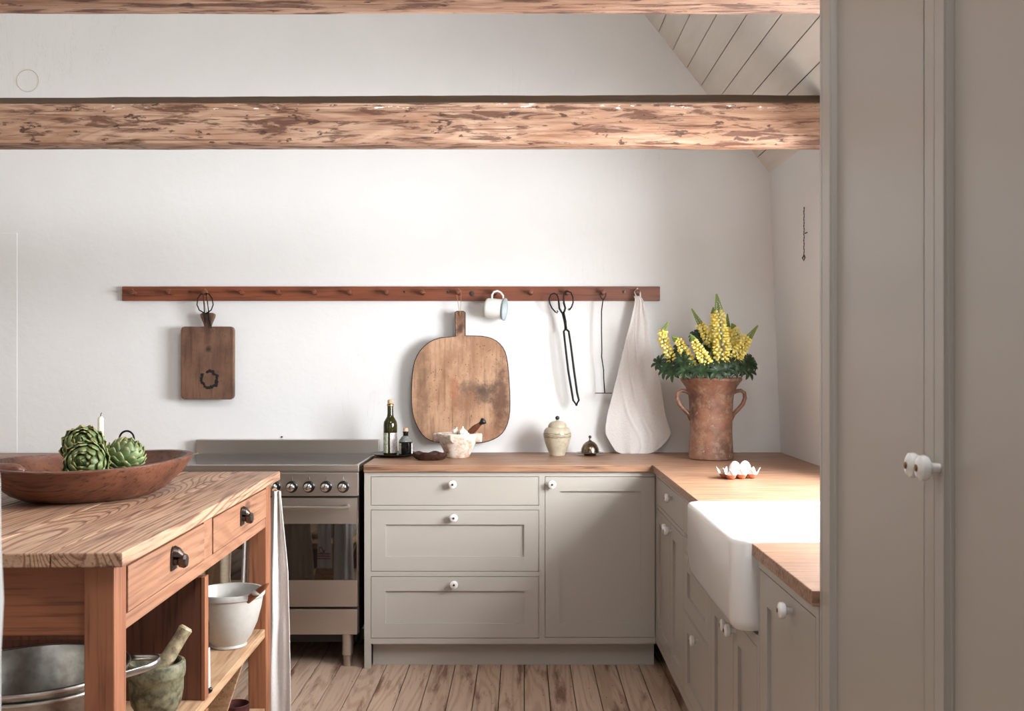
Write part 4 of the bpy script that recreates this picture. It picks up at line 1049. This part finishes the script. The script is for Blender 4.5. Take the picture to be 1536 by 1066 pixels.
def lupin(label, path_px, d, wpx, seed, tipf=.18):
    rnd = random.Random(seed)
    pts = [P(a, b, d) for a, b in path_px]      # from base of spike to tip
    o0 = Vector((vc.x+rnd.uniform(-.03, .03), vc.y+rnd.uniform(-.03, .03), vc.z+.2))
    t = thing('lupin', label, 'flower', o0)
    loc = [p-o0 for p in pts]
    def at(f):
        n = len(loc)-1; k = min(int(f*n), n-1); u = f*n-k; return loc[k].lerp(loc[k+1], u), (loc[k+1]-loc[k]).normalized()
    stem = MB(); b0 = loc[0]
    mids = Vector((b0.x*.35, b0.y*.4, max(.16, b0.z*.6)))
    stem.tube([Vector((0, 0, 0)), mids]+[at(f)[0] for f in (0, .2, .4, .6, .8, .9)], [.004, .0038, .0035, .003, .0028, .0024, .002, .0015], 7); stem.build('stem', M['stem'], t, smooth=True)
    fl = MB(); L_ = sum((b-a).length for a, b in zip(loc, loc[1:])); W = wpx/2*d/F
    n = max(6, int(L_*(1-tipf)/.0125))
    for i in range(n):
        f = i/n*(1-tipf); c_, T_ = at(f); w = W*(1-(f/(1))**2.2*.85)
        up = Vector((0, 1, 0)); A = T_.cross(up).normalized(); B = T_.cross(A)
        m = max(5, int(8*(w/W)**.5))
        for k in range(m):
            a_ = 2*PI*(k+.5*(i % 2))/m+rnd.uniform(-.15, .15); dr_ = A*math.cos(a_)+B*math.sin(a_)
            p = c_+dr_*w*.78*rnd.uniform(.82, 1.1)+T_*rnd.uniform(-.002, .002); r_ = .0083*(.6+.4*w/W)*rnd.uniform(.85, 1.15)
            q = dr_.to_track_quat('Z', 'Y').to_matrix().to_4x4()
            fl.X = Matrix.Translation(p) @ q @ Matrix.Diagonal((.78, .9, 1.2, 1)); fl.ball((0, 0, 0), r_, seg=7, rings=5)
    fl.X = Matrix.Identity(4); fl.build('florets', M['petal'], t, smooth=True)
    bd = MB()
    for i in range(16):
        f = 1-tipf*1.25+tipf*1.25*i/15; c_, T_ = at(min(f, .999)); w = W*.42*(1-i/16)+.0012
        A = T_.cross(Vector((0, 1, 0))).normalized(); B = T_.cross(A)
        for k in range(5):
            a_ = 2*PI*k/5+i*.6; p = c_+(A*math.cos(a_)+B*math.sin(a_))*w
            q = T_.to_track_quat('Z', 'Y').to_matrix().to_4x4(); bd.X = Matrix.Translation(p) @ q @ Matrix.Diagonal((.7, .7, 1.5, 1)); bd.ball((0, 0, 0), .0034, seg=6, rings=4)
    bd.X = Matrix.Identity(4); bd.build('bud_tip', M['bud'], t, smooth=True)
lupin('tallest yellow lupin standing upright in the middle of the vase', [(1084, 543), (1083, 520), (1081, 495), (1079, 470), (1075, 442)], 4.72, 28, 1)
lupin('yellow lupin just left of the tallest one, tip leaning left', [(1066, 512), (1058, 500), (1050, 485), (1038, 464)], 4.84, 18, 2, .3)
lupin('leftmost yellow lupin with its tip bent upward', [(1008, 540), (1000, 522), (993, 505), (996, 494), (1002, 484)], 4.80, 17, 3, .25)
lupin('bright yellow lupin at the front of the bunch leaning left', [(1064, 553), (1055, 535), (1045, 518), (1036, 502)], 4.68, 20, 4, .12)
lupin('yellow lupin drooping between the leftmost one and the front one', [(1036, 549), (1028, 530), (1020, 514), (1009, 505)], 4.74, 19, 5, .12)
lupin('dim yellow lupin with a thin green tip behind the tallest one on its right', [(1098, 530), (1095, 510), (1092, 490), (1091, 472)], 4.92, 15, 6, .3)
lupin('rightmost yellow lupin leaning outward to the right', [(1101, 543), (1110, 526), (1122, 508), (1136, 489)], 4.76, 21, 7, .25)
lupin('dull yellow lupin behind, between the tallest and the rightmost one', [(1112, 525), (1110, 512), (1105, 498), (1098, 486)], 4.90, 16, 8, .1)
lupin('short yellow lupin low behind the middle of the bunch', [(1066, 540), (1067, 525), (1066, 512), (1066, 500)], 4.90, 13, 9, .1)
lupin('narrow yellow lupin right behind the tallest one on its left', [(1070, 520), (1071, 500), (1071, 480), (1070, 462)], 4.86, 15, 10, .1)
# lupin leaves
rnd = random.Random(21)
def leafmesh(n=8, L_=.05, w=.009):
    mb = MB()
    for i in range(n):
        a_ = 2*PI*i/n+.2; dx, dy = math.cos(a_), math.sin(a_); l_ = L_*(.85+.3*((i*7) % 5)/5)
        rows_ = []
        for f, ww in ((0, .15), (.3, .75), (.6, 1.0), (.85, .65), (1, .05)):
            c_ = Vector((dx*l_*f, dy*l_*f, .012*math.sin(f*2.2)-.012*f*f)); sd = Vector((-dy, dx, 0))*w*ww
            rows_.append([mb.v(c_-sd+Vector((0, 0, .003*ww))), mb.v(c_), mb.v(c_+sd+Vector((0, 0, .003*ww)))])
        for a, b in zip(rows_, rows_[1:]):
            for k in range(2): mb.f([a[k], a[k+1], b[k+1], b[k]])
    return mb
src = leafmesh().build('leaflets', M['leaf'], None, smooth=True); lm = src.data; bpy.data.objects.remove(src)
LEAVES = [(990, 550, 4.78), (1000, 560, 4.74), (1010, 566, 4.70), (1018, 556, 4.72), (1028, 562, 4.66), (1040, 561, 4.66), (1052, 563, 4.64), (1064, 560, 4.65), (1076, 562, 4.64), (1088, 560, 4.65), (1100, 558, 4.67), (1110, 560, 4.7), (1120, 562, 4.73), (1128, 554, 4.78), (1124, 546, 4.8), (1014, 540, 4.8), (1024, 548, 4.7), (1048, 550, 4.74), (1072, 552, 4.72), (1094, 550, 4.7), (1112, 549, 4.76), (1052, 512, 4.86), (1062, 530, 4.86), (1020, 530, 4.84), (1096, 540, 4.82), (1004, 548, 4.84), (1036, 552, 4.78), (1058, 518, 4.9), (1084, 556, 4.78), (1118, 553, 4.84), (1045, 508, 4.9)]
LL_ = ('lupin leaf spread over the rim', )
for i, (px, py, d) in enumerate(LEAVES):
    py -= 6
    p = P(px, py, d); o0 = Vector((vc.x+(p.x-vc.x)*.3, vc.y+(p.y-vc.y)*.3, vc.z+.3)); 
    t = thing('lupin_leaf', 'dark green palmate lupin leaf among the leaves round the rim of the vase', 'leaf', o0, 0, 'lupin leaves in the vase')
    l_ = bpy.data.objects.new('leaflets', lm); COL.objects.link(l_); l_.parent = t; l_.location = p-o0
    out = Vector((p.x-vc.x, p.y-vc.y-.12, .02)).normalized(); q = (out*.75+Vector((0, -.25, .55+rnd.uniform(-.4, .2)))).to_track_quat('Z', 'Y')
    l_.rotation_mode = 'QUATERNION'; l_.rotation_quaternion = q @ Matrix.Rotation(rnd.uniform(0, 6), 3, 'Z').to_quaternion()
    k = rnd.uniform(.75, 1.15); l_.scale = (k, k, k)
    mb = MB(); e = p-o0; mb.tube([(0, 0, 0), (e.x*.4, e.y*.4, e.z*.75), e], .0015, 5); mb.build('petiole', M['stem'], t, smooth=True)

# eggs
ec = Vector((P(1109, 0, 3.98).x, 4.0, ZT))
et = thing('egg_carton', 'open grey and terracotta coloured egg carton near the sink', 'egg carton', ec, .38)
mb = MB(); cs = .047
def hcell(u, v):
    # height of pulp sheet: cups at cell centres, peaks at corners
    cu, cv = (u % cs)-cs/2, (v % cs)-cs/2
    r_ = max(abs(cu), abs(cv))/(cs/2); rr = math.hypot(cu, cv)/(cs/2)
    base = .002+.018*min(1, max(0, (rr-.45)/.5))**1.2
    pk = max(0, 1-math.hypot(abs(cu)-cs/2, abs(cv)-cs/2)/(cs*.36))
    return base+.024*pk**.8
nx_, ny_ = 3, 2; N_ = 14; g = []
for j in range(ny_*N_+1):
    row = []
    for i in range(nx_*N_+1):
        u, v_ = i*cs/N_, j*cs/N_; z_ = hcell(u+1e-5, v_+1e-5)
        row.append(mb.v((u-nx_*cs/2, v_-ny_*cs/2, z_)))
    g.append(row)
for a, b in zip(g, g[1:]):
    for i in range(len(a)-1): mb.f([a[i], a[i+1], b[i+1], b[i]])
mb.build('tray', M['carton'], et, smooth=True, solid=.0018)
RZ = Matrix.Rotation(.38, 3, 'Z')
for i, (u, v_) in enumerate(((-.0235+.0, 0.0235), (0.0235-.0, .0235))):
    pass
for (u, v_, lab) in ((-.0, .0235, 'white egg standing on the left in the carton'), (.047, .0235, 'white egg standing on the right in the carton')):
    p = ec+RZ @ Vector((u-.0, v_, 0)); 
    mb = MB(); mb.lathe([(.0001, -.027), (.010, -.0255), (.018, -.019), (.0218, -.009), (.0225, 0), (.021, .010), (.017, .019), (.0115, .026), (.006, .0292), (.0001, .0303)], seg=28)
    o = relocate(mb, p+Vector((0, 0, .034)), 'egg', M['eggshell'], smooth=True); tag(o, lab, 'egg')

# twisted window stay on the right wall
hk = thing('window_hook', 'thin twisted metal hook and bracket on the right wall', 'hook', P(1210, 310, 4.52))
mb = MB(); o0 = P(1210, 310, 4.52)
def q8(px, py): return P(px, py, 4.52)-o0
mb.tube([q8(1210+.25*math.sin(i*1.3), 310+i*2.2) for i in range(34)], [.0026 if i % 2 else .0016 for i in range(34)], 6)
mb.tube([q8(1210, 383), q8(1207.7, 387), q8(1209.5, 391), q8(1211.5, 386), q8(1210, 382)], .003, 6); mb.build('rod', M['steel_dark'], hk, smooth=True)
mb = MB()
for a, b in (((1211, 350), (1223, 345.5)), ((1223, 345.5), (1224, 341)), ((1220.5, 291), (1221.5, 304))):
    mb.tube([q8(*a), q8(*b)], .0022, 6)
mb.build('bracket', M['iron'], hk)
hk.location.x = wx(2.0)-.012; 

# ------------------------------------------------------------------ light
def area(name, loc, rot, sx, sy, power, col, spread=None):
    l_ = bpy.data.lights.new(name, 'AREA'); l_.shape = 'RECTANGLE'; l_.size = sx; l_.size_y = sy; l_.energy = power; l_.color = col
    if spread: l_.spread = spread
    o = bpy.data.objects.new(name, l_); COL.objects.link(o); o.location = loc; o.rotation_euler = rot; return o
def aim(o, target): 
    o.rotation_euler = (Vector(target)-o.location).to_track_quat('-Z', 'Y').to_euler()
a = area('window_light_right', (1.92, (WY0+WY1)/2-.05, 1.66), (0, 0, 0), 2.0, 1.5, 550, (.94, .975, 1)); aim(a, (0, 3.2, 1.3))
a = area('window_light_left', (LX-.4, (L0+L1)/2, 1.6), (0, 0, 0), 1.9, 1.3, 8, (1, .99, .98)); aim(a, (0, 2.2, 1.2))  # weak fill lamp outside the added left window
a = area('window_light_rear', (-.65, RY-.4, 1.7), (0, 0, 0), 3.2, 1.6, 26, (1, .99, .98)); aim(a, (-.6, 3, 1.6))  # fill lamp outside the added rear window
pos = Vector(((KX0+KX1)/2, (KY0+KY1)/2, (roofz(KX0)+roofz(KX1))/2))+nrm*.16
a = area('roof_window_light', pos, (0, 0, 0), 1.4, 1.1, 95, (.94, .975, 1)); aim(a, pos-nrm+Vector((0, .35, 0)))  # added lamp above the roof opening, lifts the upper wall
w = bpy.data.worlds.new('World'); SC.world = w; w.use_nodes = True
bg = w.node_tree.nodes['Background']; bg.inputs[0].default_value = (.92, .96, 1, 1); bg.inputs[1].default_value = .5

cam = bpy.data.cameras.new('Camera'); co_ = bpy.data.objects.new('Camera', cam); COL.objects.link(co_)
co_.location = (0, 0, EYE); co_.rotation_euler = (PI/2, 0, 0)
cam.sensor_width = 36; cam.lens = F/1536*36; cam.shift_x = (768-784)/1536; cam.shift_y = (543-533)/1536
cam.clip_start = .05; cam.dof.use_dof = True; cam.dof.focus_distance = 4.2; cam.dof.aperture_fstop = 13
SC.camera = co_
SC.view_settings.view_transform = 'Standard'; SC.view_settings.look = 'None'; SC.view_settings.gamma = 1
SC.view_settings.exposure = 0.12; SC.view_settings.use_curve_mapping = False
